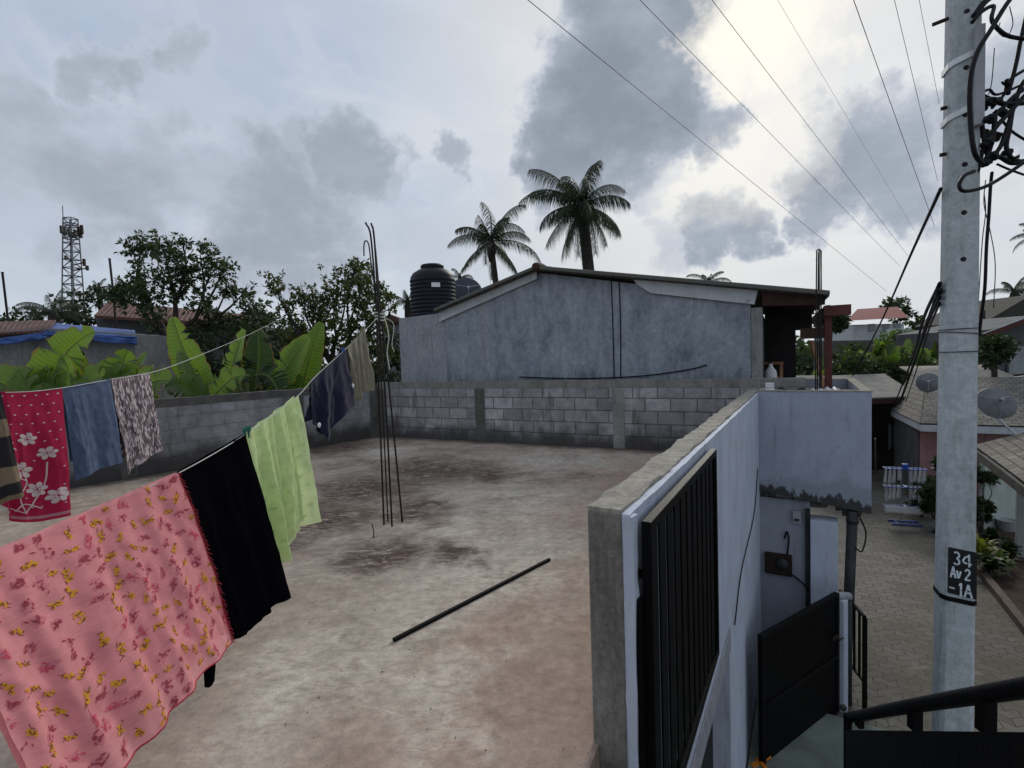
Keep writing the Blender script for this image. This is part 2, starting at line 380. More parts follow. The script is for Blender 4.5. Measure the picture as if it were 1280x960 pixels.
def m_tiles(name, c1, c2, w=.24, h=.16, mort=(.04, .036, .03)):
    m, n, b = newmat(name); uv = n.new('ShaderNodeUVMap').outputs[0]
    br = n.new('ShaderNodeTexBrick'); n.set(br.inputs['Vector'], n.vm('ADD', uv, n.vm('SCALE', n.vm('SUBTRACT', n.noise(uv, 4, 3, .5, 0, 'Color'), (.5, .5, .5)), None, .05)))
    br.inputs['Scale'].default_value = 1
    br.inputs['Brick Width'].default_value = w; br.inputs['Row Height'].default_value = h; br.inputs['Mortar Size'].default_value = .012
    br.inputs['Color1'].default_value = (*c1, 1); br.inputs['Color2'].default_value = (*c2, 1); br.inputs['Mortar'].default_value = (*mort, 1)
    col = n.mix(.7, br.outputs['Color'], n.ramp(n.noise(uv, 3, 6, .7), [(.3, .5), (.7, 1.25)]), 'MULTIPLY')
    n.set(b.inputs['Base Color'], col); b.inputs['Roughness'].default_value = .9
    n.set(b.inputs['Normal'], n.bump(n.math('ADD', n.math('MULTIPLY', br.outputs['Fac'], -1), n.noise(uv, 20, 4, .7)), .6, .03)); return m
def m_sheet(name, col, pitch=.15, var=.35):
    m, n, b = newmat(name); uv = n.new('ShaderNodeUVMap').outputs[0]; s = n.sep(uv)
    wv = n.math('SINE', n.math('MULTIPLY', s[0], 2 * math.pi / pitch))
    a = n.noise(uv, 1.6, 6, .7); lo = tuple(x * (1 - var) for x in col); hi = tuple(x * (1 + var) for x in col)
    colr = n.ramp(a, [(.3, lo), (.7, hi)])
    colr = n.mix(n.mr(n.noise(uv, 5, 6, .75), .55, .7, 0, .7), colr, (.07, .065, .058))
    n.set(b.inputs['Base Color'], colr); b.inputs['Roughness'].default_value = .85
    n.set(b.inputs['Normal'], n.bump(wv, .8, .03)); return m
def m_paving():
    m, n, b = newmat('interlock_paving'); c = n.coord(); s = n.sep(c)
    # rotate so that courses run across the yard, then zig-zag every course
    x = n.math('ADD', n.math('MULTIPLY', s[0], .90), n.math('MULTIPLY', s[1], -.44))
    y = n.math('ADD', n.math('MULTIPLY', s[0], .44), n.math('MULTIPLY', s[1], .90))
    tri = n.math('PINGPONG', n.math('ADD', x, 100), .115)
    y2 = n.math('ADD', y, n.math('MULTIPLY', tri, .75))
    br = n.new('ShaderNodeTexBrick'); n.set(br.inputs['Vector'], n.vm('ADD', n.comb(x, y2, 0.), n.vm('SCALE', n.vm('SUBTRACT', n.noise(c, 2.2, 4, .5, 0, 'Color'), (.5, .5, .5)), None, .03)))
    br.offset = .5; br.inputs['Scale'].default_value = 1
    br.inputs['Brick Width'].default_value = .27; br.inputs['Row Height'].default_value = .15; br.inputs['Mortar Size'].default_value = .007
    br.inputs['Color1'].default_value = (.14, .13, .115, 1); br.inputs['Color2'].default_value = (.225, .21, .185, 1); br.inputs['Mortar'].default_value = (.03, .027, .021, 1)
    col = n.mix(.75, br.outputs['Color'], n.ramp(n.noise(c, .7, 6, .7), [(.3, .4), (.7, 1.2)]), 'MULTIPLY')
    col = n.mix(n.mr(n.noise(c, .35, 6, .7), .44, .60, 0, .75), col, (.075, .065, .045))
    col = n.mix(n.mr(n.noise(n.vm('ADD', c, (5, 5, 0)), 1.3, 7, .8), .55, .66, 0, .7), col, (.20, .175, .14)); col = n.mix(n.mr(n.noise(c, 26, 5, .8), .58, .68, 0, .6), col, (.06, .052, .04))
    n.set(b.inputs['Base Color'], col); b.inputs['Roughness'].default_value = .85
    n.set(b.inputs['Normal'], n.bump(n.math('ADD', n.math('MULTIPLY', br.outputs['Fac'], -1), n.math('MULTIPLY', n.noise(c, 20, 4), .4)), .6, .012)); return m
def m_cloth(name, col, trans=.2, weave=500, var=.12, sheen=.1, spec=.1):
    m, n, b = newmat(name); uv = n.new('ShaderNodeUVMap').outputs[0]
    colr = n.mix(.8, col, n.ramp(n.noise(uv, 12, 5, .6), [(.3, 1 - var), (.7, 1 + var * .5)]), 'MULTIPLY')
    thr = n.noise(n.vm('MULTIPLY', uv, (14, 130, 1)), 1, 3, .7)
    colr = n.mix(.5, colr, n.ramp(thr, [(.3, 1 - var), (.7, 1.05)]), 'MULTIPLY')
    n.set(b.inputs['Base Color'], colr); b.inputs['Roughness'].default_value = .95; b.inputs['Specular IOR Level'].default_value = spec
    b.inputs['Sheen Weight'].default_value = sheen
    n.set(b.inputs['Normal'], n.bump(n.math('ADD', n.noise(uv, 18, 5, .6), n.math('MULTIPLY', thr, .3)), .25, .01))
    if trans:
        t = n.new('ShaderNodeBsdfTranslucent'); n.set(t.inputs[0], colr)
        ms = n.new('ShaderNodeMixShader'); ms.inputs[0].default_value = trans
        n.l.new(b.outputs[0], ms.inputs[1]); n.l.new(t.outputs[0], ms.inputs[2]); n.l.new(ms.outputs[0], n.n['Material Output'].inputs[0])
    return m
def m_flecks():
    m, n, b = newmat('flecked_print'); uv = n.new('ShaderNodeUVMap').outputs[0]
    q = n.vm('MULTIPLY', uv, (30, 11, 1)); cc = n.voronoi(q, 2.2, 'Color'); r = n.sep(cc)
    col = n.ramp(r[0], [(.15, (.055, .045, .06)), (.45, (.13, .085, .085)), (.62, (.20, .17, .19)), (.78, (.46, .39, .41))])
    n.set(b.inputs['Base Color'], col); b.inputs['Roughness'].default_value = .95; return m
def m_stripes():
    m, n, b = newmat('striped_cloth'); uv = n.new('ShaderNodeUVMap').outputs[0]; s = n.sep(uv)
    col = n.ramp(n.math('ADD', s[1], n.math('MULTIPLY', n.noise(uv, 9, 3), .02)), [(0, (.012, .01, .012)), (.22, (.012, .01, .012)), (.225, (.17, .12, .075)), (.36, (.17, .12, .075)), (.365, (.012, .01, .012)), (.60, (.012, .01, .012)), (.605, (.19, .14, .09)), (.73, (.19, .14, .09)), (.735, (.012, .01, .012)), (.82, (.012, .01, .012)), (.825, (.16, .115, .07)), (.88, (.16, .115, .07)), (.885, (.012, .01, .012))])
    n.set(b.inputs['Base Color'], col); b.inputs['Roughness'].default_value = .95; return m
def m_banana(name, a, bcol):
    m, n, b = newmat(name); uv = n.new('ShaderNodeUVMap').outputs[0]; s = n.sep(uv)
    rib = n.math('SINE', n.math('MULTIPLY', s[1], 160.))
    g = n.new('ShaderNodeNewGeometry')
    col = n.mix(n.noise(n.coord(), 2.2, 4, .6), a, bcol)
    col = n.mix(n.math('MULTIPLY', n.math('ADD', rib, 1.), .10), col, (.02, .05, .01))
    col = n.mix(n.mr(n.math('ABSOLUTE', n.math('SUBTRACT', s[0], .5)), .0, .05, .55, 0), col, (.28, .36, .10))
    eg = n.math('ADD', n.math('ABSOLUTE', n.math('SUBTRACT', s[0], .5)), n.math('MULTIPLY', n.math('SUBTRACT', n.noise(n.coord(), 5, 5, .7), .5), .22))
    col = n.mix(n.mr(eg, .44, .5, 0, .85), col, (.19, .12, .045))
    col = n.mix(n.mr(n.noise(n.coord(), 7, 6, .75), .60, .70, 0, .5), col, (.20, .17, .05))
    n.set(b.inputs['Base Color'], col); b.inputs['Roughness'].default_value = .42; b.inputs['Specular IOR Level'].default_value = .4
    n.set(b.inputs['Normal'], n.bump(rib, .25, .01))
    t = n.new('ShaderNodeBsdfTranslucent'); n.set(t.inputs[0], n.mix(1, col, (1.5, 1.5, .5), 'MULTIPLY'))
    ms = n.new('ShaderNodeMixShader'); ms.inputs[0].default_value = .42
    n.l.new(b.outputs[0], ms.inputs[1]); n.l.new(t.outputs[0], ms.inputs[2]); n.l.new(ms.outputs[0], n.n['Material Output'].inputs[0]); return m

MT = dict(
    floor=m_floor(), block=m_block(), block2=m_block(5.3, flat=True),
    house=m_mottled('weathered_blue_render', [(.12, .135, .16), (.27, .295, .34), (.44, .465, .505)], .8, True, .55, .4, (.10, .115, .14), (2.95, .95)),
    annex=m_mottled('pale_weathered_render', [(.20, .21, .235), (.30, .31, .335), (.40, .40, .42)], 1.1, True, .6),
    column=m_mottled('bare_concrete', [(.16, .155, .145), (.25, .245, .235), (.33, .32, .30)], 1.6, True, .7),
    darkcol=m_mottled('mouldy_concrete', [(.06, .055, .05), (.10, .095, .088), (.17, .16, .15)], 1.8, True, .8, .4),
    cap=m_mottled('concrete_coping', [(.12, .115, .105), (.21, .205, .19), (.30, .29, .27)], 1.5, True, .8),
    parapet=m_mottled('rough_concrete', [(.17, .155, .13), (.31, .285, .24), (.46, .43, .37)], 2.4, True, .4, .7),
    parapet_end=m_mottled('brown_rough_concrete', [(.11, .10, .088), (.20, .185, .165), (.29, .275, .25)], 2.2, True, .6, .7),
    white=m_paint('pale_blue_paint', (.53, .57, .67), None, .7),
    boxpaint=m_paint('pale_blue_paint_stained', (.39, .42, .51), -.22, .5),
    lowwall=m_paint('white_paint_dirty', (.34, .365, .42), None, .8),
    black=simple('black_gloss_paint', (.0035, .0035, .004), .55, .4, 14, .25, 0, .10, stain=.25, staincol=(.03, .018, .012)),
    blackm=simple('black_metal', (.006, .0055, .006), .6, .4, 10, .2, 0, .12, stain=.3, staincol=(.035, .02, .014)),
    rust=simple('rusty_steel', (.035, .022, .017), .75, .5, 25, .3, .3),
    bars=simple('reinforcing_bar', (.022, .016, .014), .65, .4, 30, .3, .2),
    pole=m_mottled('precast_concrete', [(.30, .325, .335), (.43, .46, .475), (.54, .565, .575)], 1.5, True, .6, .4, (.16, .16, .15)),
    rope=simple('nylon_line', (.55, .55, .50), .8, .15, 60, 0),
    cable=simple('black_cable', (.006, .0055, .008), .55, .2, 20, 0, 0, .2),
    wire=simple('bare_wire', (.05, .05, .055), .5, .2, 5, 0, .3),
    strap=simple('galvanised_strap', (.70, .71, .72), .5, .15, 12, .05, .2),
    grey=simple('grey_plastic', (.33, .34, .36), .5, .15, 9, .05),
    pvcdark=simple('dark_drain_pipe', (.030, .034, .036), .55, .4, 9, .1),
    white2=simple('white_plastic', (.72, .73, .74), .5, .12, 9, .05),
    tank=simple('black_polyethylene', (.009, .011, .018), .5, .25, 5, .08, 0, .22),
    barge=m_paint('white_barge_board', (.55, .57, .60), None, .6),
    asb=m_sheet('weathered_roof_sheet', (.10, .092, .082)),
    asb2=m_sheet('grey_roof_sheet', (.225, .21, .185)),
    tiles=m_tiles('weathered_roof_tiles', (.13, .115, .092), (.25, .225, .18)),
    tiles2=m_tiles('dark_roof_tiles', (.12, .11, .095), (.19, .175, .15)),
    redroof=m_sheet('red_metal_roof', (.21, .050, .042), .25, .15),
    ridge=simple('ridge_tile', (.085, .038, .03), .85, .4, 8, .2),
    brown=simple('brown_timber', (.042, .017, .013), .7, .35, 7, .2),
    red=simple('red_oxide_steel', (.10, .027, .024), .65, .3, 9, .15),
    wood=simple('raw_timber', (.28, .14, .075), .75, .3, 9, .15),
    dark=simple('dark_interior', (.022, .020, .020), .9, .3, 3, .1),  # near-black colour stands in for the shade of unlit insides; the rag shares it
    darkwall=simple('dark_grey_plaster', (.10, .10, .105), .9, .3, 2, .1, stain=.5),  # dark grey plaster with blotchy stains
    pink=m_paint('pink_paint', (.48, .26, .26), None, .5),
    cream=m_paint('off_white_paint', (.62, .64, .64), None, .6),
    greenwhite=m_paint('pale_green_paint', (.50, .56, .52), None, .4),
    shed=m_mottled('grey_shed_plaster', [(.13, .13, .13), (.22, .22, .22), (.30, .30, .30)], 1.2, True, .7),
    tarp=simple('blue_tarpaulin', (.03, .085, .30), .5, .4, 3, .3, 0, .4, 6, .03),
    rustroof=m_sheet('rusty_roof_sheet', (.115, .048, .034), .12, .5),
    pave=m_paving(), soil=simple('bed_soil', (.075, .045, .034), .95, .4, 5, .4, bdist=.03),
    land=simple('green_ground', (.05, .065, .025), .95, .5, .4, .3, bdist=.05),
    mossfloor=simple('mossy_cement_floor', (.17, .20, .165), .9, .35, 2, .2, stain=.8),
    kerb=simple('kerb_concrete', (.16, .12, .10), .9, .3, 6, .3),
    bark=simple('tree_bark', (.055, .045, .037), .95, .4, 8, .5, bdist=.02),
    palmbark=simple('palm_bark', (.045, .038, .032), .95, .4, 8, .5, bdist=.03),
    leafA=leafmat('broad_leaf_green', [(.034, .056, .026), (.052, .08, .033), (.08, .105, .044), (.042, .062, .03)]),
    leafB=leafmat('yellowish_leaf_green', [(.06, .085, .028), (.095, .12, .036), (.065, .085, .034), (.12, .13, .04)]),
    leafD=leafmat('dark_leaf_green', [(.022, .038, .018), (.032, .052, .023), (.046, .066, .028)]),
    leafF=leafmat('far_leaf_green', [(.035, .055, .03), (.05, .075, .036), (.065, .09, .04)]),
    leafL=leafmat('light_leaf_green', [(.07, .13, .03), (.10, .17, .04), (.13, .2, .06), (.06, .10, .03)]),
    croton=leafmat('yellow_green_leaf', [(.25, .27, .05), (.14, .18, .04), (.3, .28, .07)]),
    palm=leafmat('palm_frond', [(.024, .036, .02), (.04, .055, .028), (.065, .075, .038)], .2),
    ban1=m_banana('banana_leaf_bright', (.095, .19, .034), (.19, .28, .052)),
    ban2=m_banana('banana_leaf_mid', (.06, .125, .026), (.12, .195, .040)),
    ban3=m_banana('banana_leaf_dark', (.018, .040, .016), (.04, .075, .024)),
    banstem=simple('banana_stem', (.12, .14, .05), .7, .4, 5, .2),
    steel=simple('tower_steel', (.14, .15, .17), .6, .2, 2, 0, .2),
    dish=simple('grey_dish', (.14, .145, .155), .55, .2, 6, .05),
    dishdark=simple('dark_dish', (.035, .042, .06), .5, .2, 6, .05),
    blue=simple('blue_enamel', (.025, .08, .38), .4, .2, 8, 0),
    orange=simple('orange_plastic', (.55, .18, .02), .5, .15, 8, 0),
    signblack=simple('black_sign_paint', (.006, .007, .010), .5, .3, 20, .1),
    lettering=simple('white_lettering', (.62, .68, .72), .8, .25, 60, 0),
    pegg=simple('green_peg_plastic', (.02, .13, .10), .4, .1, 9, 0),
    pegb=simple('blue_peg_plastic', (.03, .10, .38), .4, .1, 9, 0),
    glass=simple('dull_glass', (.22, .24, .25), .25, .2, 3, 0, 0, .5),
)

PH = 1.0
NI = W(735, 633, PH); FI = W(936, 487, PH)
pu = V(((FI - NI).x, (FI - NI).y, 0)).normalized(); pn = V((pu.y, -pu.x, 0))     # along parapet / outward
NI.z = 0
PT = .175
O = NI + pn * PT                                                                # near outer bottom corner
# length until back wall
def isect(p, d, q, e):
    den = d.x * e.y - d.y * e.x; w = q - p; return (w.x * e.y - w.y * e.x) / den
PLEN = isect(NI, pu, BL, wd)
print('layout BL', BL, 'wd', wd, 'pu', pu, 'len', PLEN, 'O', O)
ang = lambda d: math.atan2(d.y, d.x)
GZ = -3.0

# ------------------------------------------------------------------ setting: ground, slab
g = MB(); g.add([(-900, -60, GZ - .03), (900, -60, GZ - .03), (900, 1500, GZ - .03), (-900, 1500, GZ - .03)], [(0, 1, 2, 3)])
tag(g.build('ground', MT['land']), kind='structure')
g = MB(); pv = [O + pn * -.4 - pu * 6 + V((0, 0, GZ)), O + pn * 30 - pu * 6 + V((0, 0, GZ)), O + pn * 30 + pu * 22 + V((0, 0, GZ)), O + pn * .0 + pu * 22 + V((0, 0, GZ))]
g.add(pv, [(0, 1, 2, 3)]); tag(g.build('courtyard_paving', MT['pave']), kind='structure')
FR = NI + pu * PLEN
def slab():
    a = BL + lw * 11; b = BL; c = FR; d = W(690, 1080, 0); e = d + lw * 4 + V((-1, -1.5, 0))
    pts = [a + V((0, 0, -.16)), e + V((0, 0, -.16)), d + V((0, 0, -.16)), NI + V((0, 0, -.16)) + pn * .02, c + V((0, 0, -.16)), b + V((0, 0, -.16))]
    g = MB(); g.prism(pts, V((0, 0, .16))); return g.build('roof_slab', MT['floor'])
tag(slab(), kind='structure')

# ------------------------------------------------------------------ block walls
def rough_top(mb, L, y0, y1, z0, z1, mi=0, seg=.08, amp=.008, seed=0):
    n = max(2, int(L / seg)); vs = []; fs = []
    for i in range(n + 1):
        x = L * i / n
        for k, (y, z) in enumerate(((y0, z0), (y1, z0), (y1, z1), (y0, z1))):
            j = mnoise.noise(V((x * 3.1 + seed, k * 5.7, 0))) * amp + mnoise.noise(V((x * 11 + seed, k * 3.3, 2))) * amp * .7
            vs.append((x, y + (j if k else j * .3), z + (j if k > 1 else 0)))
    for i in range(n):
        a = i * 4; b = a + 4
        for k in range(4): fs.append((a + k, a + (k + 1) % 4, b + (k + 1) % 4, b + k))
    fs += [(0, 3, 2, 1), (n * 4, n * 4 + 1, n * 4 + 2, n * 4 + 3)]
    mb.add(vs, fs, mi)
def block_wall(name, label, origin, d, L, H, mat, pillars, cols, capm):
    r = thing(name, label, 'wall', origin, ang(d))
    m = MB(); rough_top(m, L, 0, .15, 0, H - .13, seg=.2, amp=.003); m.build('blockwork', mat, r, local=True)
    m = MB(); rough_top(m, L, -.006, .156, H - .13, H, seg=.12, amp=.012, seed=3); m.build('coping', capm, r, local=True)
    for x, w, k in pillars:
        m = MB(); m.box(x, x + w, -.012, .165, 0, H - .135); m.build('pillar', cols[k], r, local=True, bevel=.008)
    return r
def along(px, py):  # distance along back wall for a pixel column
    p = PL(px, py, BL, bn); return (p - BL).dot(wd)
block_wall('block_wall', 'low grey concrete block wall at the back of the roof, below the blue grey house', BL, wd, (FR - BL).dot(wd) + .75, 1.165, MT['block'],
           [(.0, .2, 1), (along(594, 510), .22, 1), (along(766, 515), .2, 0)], [MT['column'], MT['darkcol']], MT['cap'])
LL = 10.5
lo = BL + lw * LL
block_wall('block_wall', 'dark stained block wall along the left edge of the roof, in front of the banana plants', lo, -lw, LL - .02, 1.15, MT['block2'],
           [(LL - .22, .2, 1), (LL - 1.9, .2, 1), (LL - 4.6, .22, 1)], [MT['column'], MT['darkcol']], MT['darkcol'])

# ------------------------------------------------------------------ near white house wall with parapet and grille
hw = thing('house_wall', 'pale blue white house wall on the right with rough concrete parapet top and black window grille', 'wall', O, ang(pu))
# local frame: x along, y = left (towards roof, -pn), z up
t_door = 2.75; XB = 5.95
m = MB(); rough_top(m, PLEN - .01, .035, PT, -.16, PH, seg=.03, amp=.010)
m.build('parapet', [MT['parapet']], hw, local=True)
m = MB(); m.box(-.004, .05, .03, PT + .004, GZ, PH - .012)
m.build('parapet_end', MT['parapet_end'], hw, local=True, bevel=.012)
m = MB(); rough_top(m, PLEN, -.0, .034, -1.0, PH - .014, seg=.05, amp=.004, seed=9)
m.box(t_door, PLEN, .0, .2, GZ, -1.0)
m.build('painted_face', MT['white'], hw, local=True)
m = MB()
m.box(-3, PLEN, .2, 2.2, -.6, -.2); m.box(.05, t_door, .15, .2, GZ, -1.0); m.box(-.0, .05, .0, .15, GZ, -1.0)  # dark panel closes the doorway in place of the shade inside it
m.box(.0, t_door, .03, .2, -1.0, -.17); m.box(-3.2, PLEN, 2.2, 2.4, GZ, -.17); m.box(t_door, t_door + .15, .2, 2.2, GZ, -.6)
m.build('interior_shade_fill', MT['dark'], hw, local=True)
m = MB(); rough_top(m, 2.4, -.012, .030, -.008, .05, seg=.025, amp=.011, seed=17)
m.v = [V((p.z, p.y, p.x + PH - 2.42)) for p in m.v]; m.build('plaster_edge', MT['white'], hw, local=True)
# grille, stands 5 cm off the wall
gq = lambda x, y: PL(x, y, O + pn * .065, pn)
x0 = (gq(813, 622) - O).dot(pu); x1 = (gq(896, 560) - O).dot(pu); zt = gq(896, 561).z; zb = gq(896, 829).z
print('grille', x0, x1, zt, gq(813, 622).z, zb)
gr = MB(); y = -.045
gr.box(x0, x1, y - .02, y + .02, zt - .045, zt); gr.box(x0, x1, y - .02, y + .02, zb, zb + .05)
gr.box(x0, x0 + .05, y - .02, y + .02, zb + .05, zt - .045); gr.box(x1 - .05, x1, y - .02, y + .02, zb + .05, zt - .045)
for q in (.03, .97):
    for zz in (zt - .25, zb + .3): gr.box(lerp(x0, x1, q) - .02, lerp(x0, x1, q) + .02, y + .02, .0, zz, zz + .04)
gf = gr.build('grille_frame', MT['black'], hw, local=True, bevel=.004)
nb = 11
for i in range(nb):
    xx = lerp(x0 + .05, x1 - .05, (i + .5) / nb)
    m = MB(); hw_ = (x1 - x0 - .1) / nb / 2; m.box(xx - hw_, xx + hw_ - .042, y - .004, y + .004, zb + .05, zt - .045); m.build('grille_bar', MT['black'], hw, local=True)
m = MB(); m.box(x0 - .05, x0 - .004, -.03, -.001, -1.0, zt - .30); m.build('hinge_post', MT['black'], hw, local=True, bevel=.004)
m = MB(); m.box(x0 + .75, x1 - .02, -.004, .0, zb + .02, zt - .05); m.build('painted_dark_opening', MT['black'], hw, local=True)  # flat black sheet on the wall, painted-in darkness of the opening
# pale sill below the grille
m = MB(); m.box(.02, t_door, -.012, .0, -1.0, -.80); m.build('sill_band', MT['annex'], hw, local=True, bevel=.005)
# thin cable down the wall
m = MB(); m.tube(curve([O + pu * 5.6 + pn * .012 + V((0, 0, .0)), O + pu * 5.0 + pn * .012 + V((0, 0, -.45)), O + pu * 3.6 + pn * .012 + V((0, 0, -.62)), O + pu * 3.0 + pn * .014 + V((0, 0, -.9))], 16), .006, 6)
tag(m.build('wall_cable', MT['cable']), 'thin black cable running down the pale wall beside the black grille', 'cable')

# ------------------------------------------------------------------ painted concrete box (roof tank surround)
bo = O + pu * XB
bx = thing('concrete_box', 'open topped pale blue concrete box at the far end of the parapet, stained black underneath', 'box', bo, ang(pn))
# local: x outward right, y away (along pu), z up
BWID = 1.30; BDEP = 2.9
m = MB(); m.hexa([(0, 0, -.38), (BWID, 0, -.56), (BWID, .11, -.56), (0, .11, -.38), (0, 0, PH + .015), (BWID, 0, PH + .015), (BWID, .11, PH + .015), (0, .11, PH + .015)]); m.box(BWID - .11, BWID, .11, BDEP, -.5, PH + .015); m.box(0, .11, .11, BDEP, -.36, PH + .012); m.box(.11, BWID - .11, BDEP - .11, BDEP, -.5, PH + .015)
m.build('painted_side', MT['boxpaint'], bx, local=True, bevel=.006)
m = MB(); m.box(.11, BWID - .11, .11, BDEP - .11, -.35, .78); m.build('box_floor', MT['column'], bx, local=True)
m = MB(); rough_top(m, BWID + .01, -.006, .115, PH + .016, PH + .032, seg=.06, amp=.008)
for a, b_ in ((BWID - .11, BWID + .006), (-.004, .11)): m.box(a, b_, .116, BDEP, PH + .016, PH + .030)
m.box(.112, BWID - .112, BDEP - .11, BDEP, PH + .016, PH + .030)
m.build('rim', MT['parapet'], bx, local=True)
m = MB()   # ragged broken cement under the box
for i in range(26):
    x = .15 + 1.0 * rnd.random(); zz = -.36 - .14 * x - .10 * rnd.random() * (1 if x > .6 else .4)
    m.obox((x, .05 + .2 * rnd.random(), zz), V((.05 + .09 * rnd.random(), 0, .01)), V((0, .06, 0)), V((.01, 0, .03 + .04 * rnd.random())))
m.build('broken_underside', MT['darkcol'], bx, local=True, bevel=.01)

def on_box(x, y, z=.78): return bo + pn * x + pu * y + V((0, 0, z))
bk = thing('paint_tin', 'small white tin standing on the rim corner of the pale concrete box', 'tin', on_box(.14, .07, PH + .032))
m = MB(); m.lathe([(.055, 0), (.058, .004), (.058, .085), (.055, .088), (.061, .09), (.061, .1), (.02, .104), (0, .104)], on_box(.14, .07, PH + .032), 20); m.build('tin_body', MT['white2'], bk, smooth=False)
m = MB(); m.tube(curve([on_box(.085, .07, PH + .115), on_box(.08, .02, PH + .08), on_box(.14, .0, PH + .07), on_box(.2, .02, PH + .08), on_box(.198, .07, PH + .115)], 14), .003, 6); m.build('handle', MT['wire'], bk)
m = MB()
def sh(u, v):
    p = on_box(lerp(.26, 1.02, u), lerp(.16, 1.5, v), .95 + .02 * math.sin(u * 50) + .05 * mnoise.noise(V((u * 3, v * 3, 1)))); return p
m.grid(sh, 60, 10, uvs=(1, 1)); tag(m.build('roofing_sheet', MT['white2'], solid=.006), 'pale corrugated sheet lying inside the open concrete box', 'sheet')
m = MB()
def rg(u, v):
    p = on_box(lerp(.22, .62, u), lerp(.12, .7, v), .995 + .035 * math.sin(u * 9 + v * 5) * math.sin(v * 6) + .02 * mnoise.noise(V((u * 5, v * 5, 4)))); return p
m.grid(rg, 24, 24); tag(m.build('rag', MT['dark'], smooth=True, solid=.006), 'crumpled black rag on the pale sheet inside the concrete box', 'rag')

# ------------------------------------------------------------------ lower entrance under the box
le = thing('porch_wall', 'dirty white wall under the stained concrete box with a projecting pier', 'wall', bo + V((0, 0, GZ)), ang(pn))
m = MB(); m.box(.0, .62, .12, .27, 0, 2.5); m.build('wall_panel', MT['lowwall'], le, local=True)
m = MB(); m.box(.62, .94, .0, .27, 0, 2.28); m.build('pier', MT['white'], le, local=True, bevel=.008)
m = MB(); m.box(.56, .62, .06, .12, 0, 2.4); m.build('painted_shadow_gap', MT['pvcdark'], le, local=True)  # dark strip put in for the shadow between panel and pier
def lp(x, y, z): return bo + pn * x + pu * y + V((0, 0, GZ + z))
dp = thing('drain_pipe', 'dark drain pipe running down beside the white pier', 'pipe', lp(1.06, .03, 0))
m = MB(); m.tube([lp(1.02, .03, .1), lp(1.10, .03, 2.45)], .062, 14); m.build('pipe_run', MT['pvcdark'], dp, smooth=True)
for zz in (.9, 2.3):
    m = MB(); m.tube([lp(1.02 + .08 * zz / 2.4, .03, zz), lp(1.022 + .08 * zz / 2.4, .03, zz + .06)], .072, 14); m.build('pipe_collar', MT['pvcdark'], dp, smooth=True)
m = MB(); m.tube(curve([lp(1.16, .0, 2.42), lp(1.24, -.02, 2.2), lp(1.2, -.02, 1.95), lp(1.13, -.02, 1.98)], 14), .01, 6); m.build('loose_cable', MT['cable'], dp)
mt = thing('electric_meter', 'dark electric meter box mounted low on the dirty white wall', 'meter', lp(.22, .115, 1.52))
m = MB(); m.box(.06, .40, .055, .115, 1.42, 1.72); o_ = m
mm = MB(); 
for p in m.v: pass
m2 = MB(); m2.v = [lp(p.x, p.y, p.z) for p in m.v]; m2.f = m.f; m2.m = m.m; m2.uv = m.uv; m2.build('meter_case', MT['rust'], mt, bevel=.01)
m = MB(); m.lathe([(.075, 0), (.075, .03), (.055, .045), (0, .05)], lp(.28, .055, 1.60), 20, axis=-pu); m.build('meter_dial', MT['pvcdark'], mt, smooth=True)
m = MB(); m.tube(curve([lp(.34, .09, 1.72), lp(.36, .08, 1.95), lp(.335, .08, 2.05), lp(.31, .09, 1.95)], 12), .012, 6); m.build('meter_cable', MT['cable'], mt); m = MB()
m.tube(curve([lp(.4, .08, 1.45), lp(.55, .06, 1.34), lp(.62, .03, 1.25)], 10), .012, 6); m.build('meter_cable', MT['cable'], mt)
jb = thing('junction_box', 'small pale grey junction box on the wall just under the stained concrete box', 'box', lp(.44, .1, 2.2))
m = MB(); m.obox(lp(.46, .085, 2.28), pn * .05, pu * .03, V((0, 0, .085))); m.build('box_body', MT['grey'], jb, bevel=.008)
m = MB(); m.obox(lp(.46, .052, 2.24), pn * .032, pu * .004, V((0, 0, .018))); m.build('box_plate', MT['pvcdark'], jb)

# black sheet metal gate
ga = W(979, 957, GZ); ga = V((2.56, 5.33, GZ)); gb = V((3.96, 6.23, GZ)); gd = (gb - ga).normalized(); gn = V((gd.y, -gd.x, 0)); GL = (gb - ga).length
gt = thing('metal_gate', 'black sheet metal gate standing open at the foot of the white house wall', 'gate', ga, ang(gd))
m = MB(); m.box(0, GL, -.012, .012, .06, 1.5); m.build('gate_panel', MT['black'], gt, local=True)
m = MB(); m.box(0, GL, -.03, .03, 1.5, 1.55); m.box(0, .05, -.03, .03, .03, 1.5); m.box(GL - .05, GL, -.03, .03, .03, 1.5); m.box(.05, GL - .05, -.03, -.012, .72, .77); m.box(.05, GL - .05, -.03, .03, .02, .06)
m.build('gate_frame', MT['blackm'], gt, local=True, bevel=.004)
m = MB(); m.box(GL - .2, GL - .06, -.05, -.03, 1.0, 1.05); m.tube([V((GL - .14, -.05, 1.02)), V((GL - .14, -.09, 1.02)), V((GL - .05, -.09, 1.02))], .01, 8); m.build('bolt', MT['rust'], gt, local=True)
gp = thing('gate_post', 'pale stub pillar at the far end of the black metal gate', 'post', gb + gd * .08)
m = MB(); c0 = gb + gd * .08
m.obox(c0 + V((0, 0, .72)), gd * .055, gn * .07, V((0, 0, .72))); m.build('post_body', MT['white'], gp, bevel=.01)
m = MB(); m.tube([c0 + V((-.1, -.02, 1.50)), c0 + V((.15, .06, 1.44))], .05, 12); m.build('post_pipe', MT['grey'], gp, smooth=True)
m = MB(); m.tube([c0 + gd * .10 + gn * .06 + V((0, 0, .05)), c0 + gd * .10 + gn * .06 + V((0, 0, 1.4))], .03, 12); m.build('post_conduit', MT['pvcdark'], gp, smooth=True)
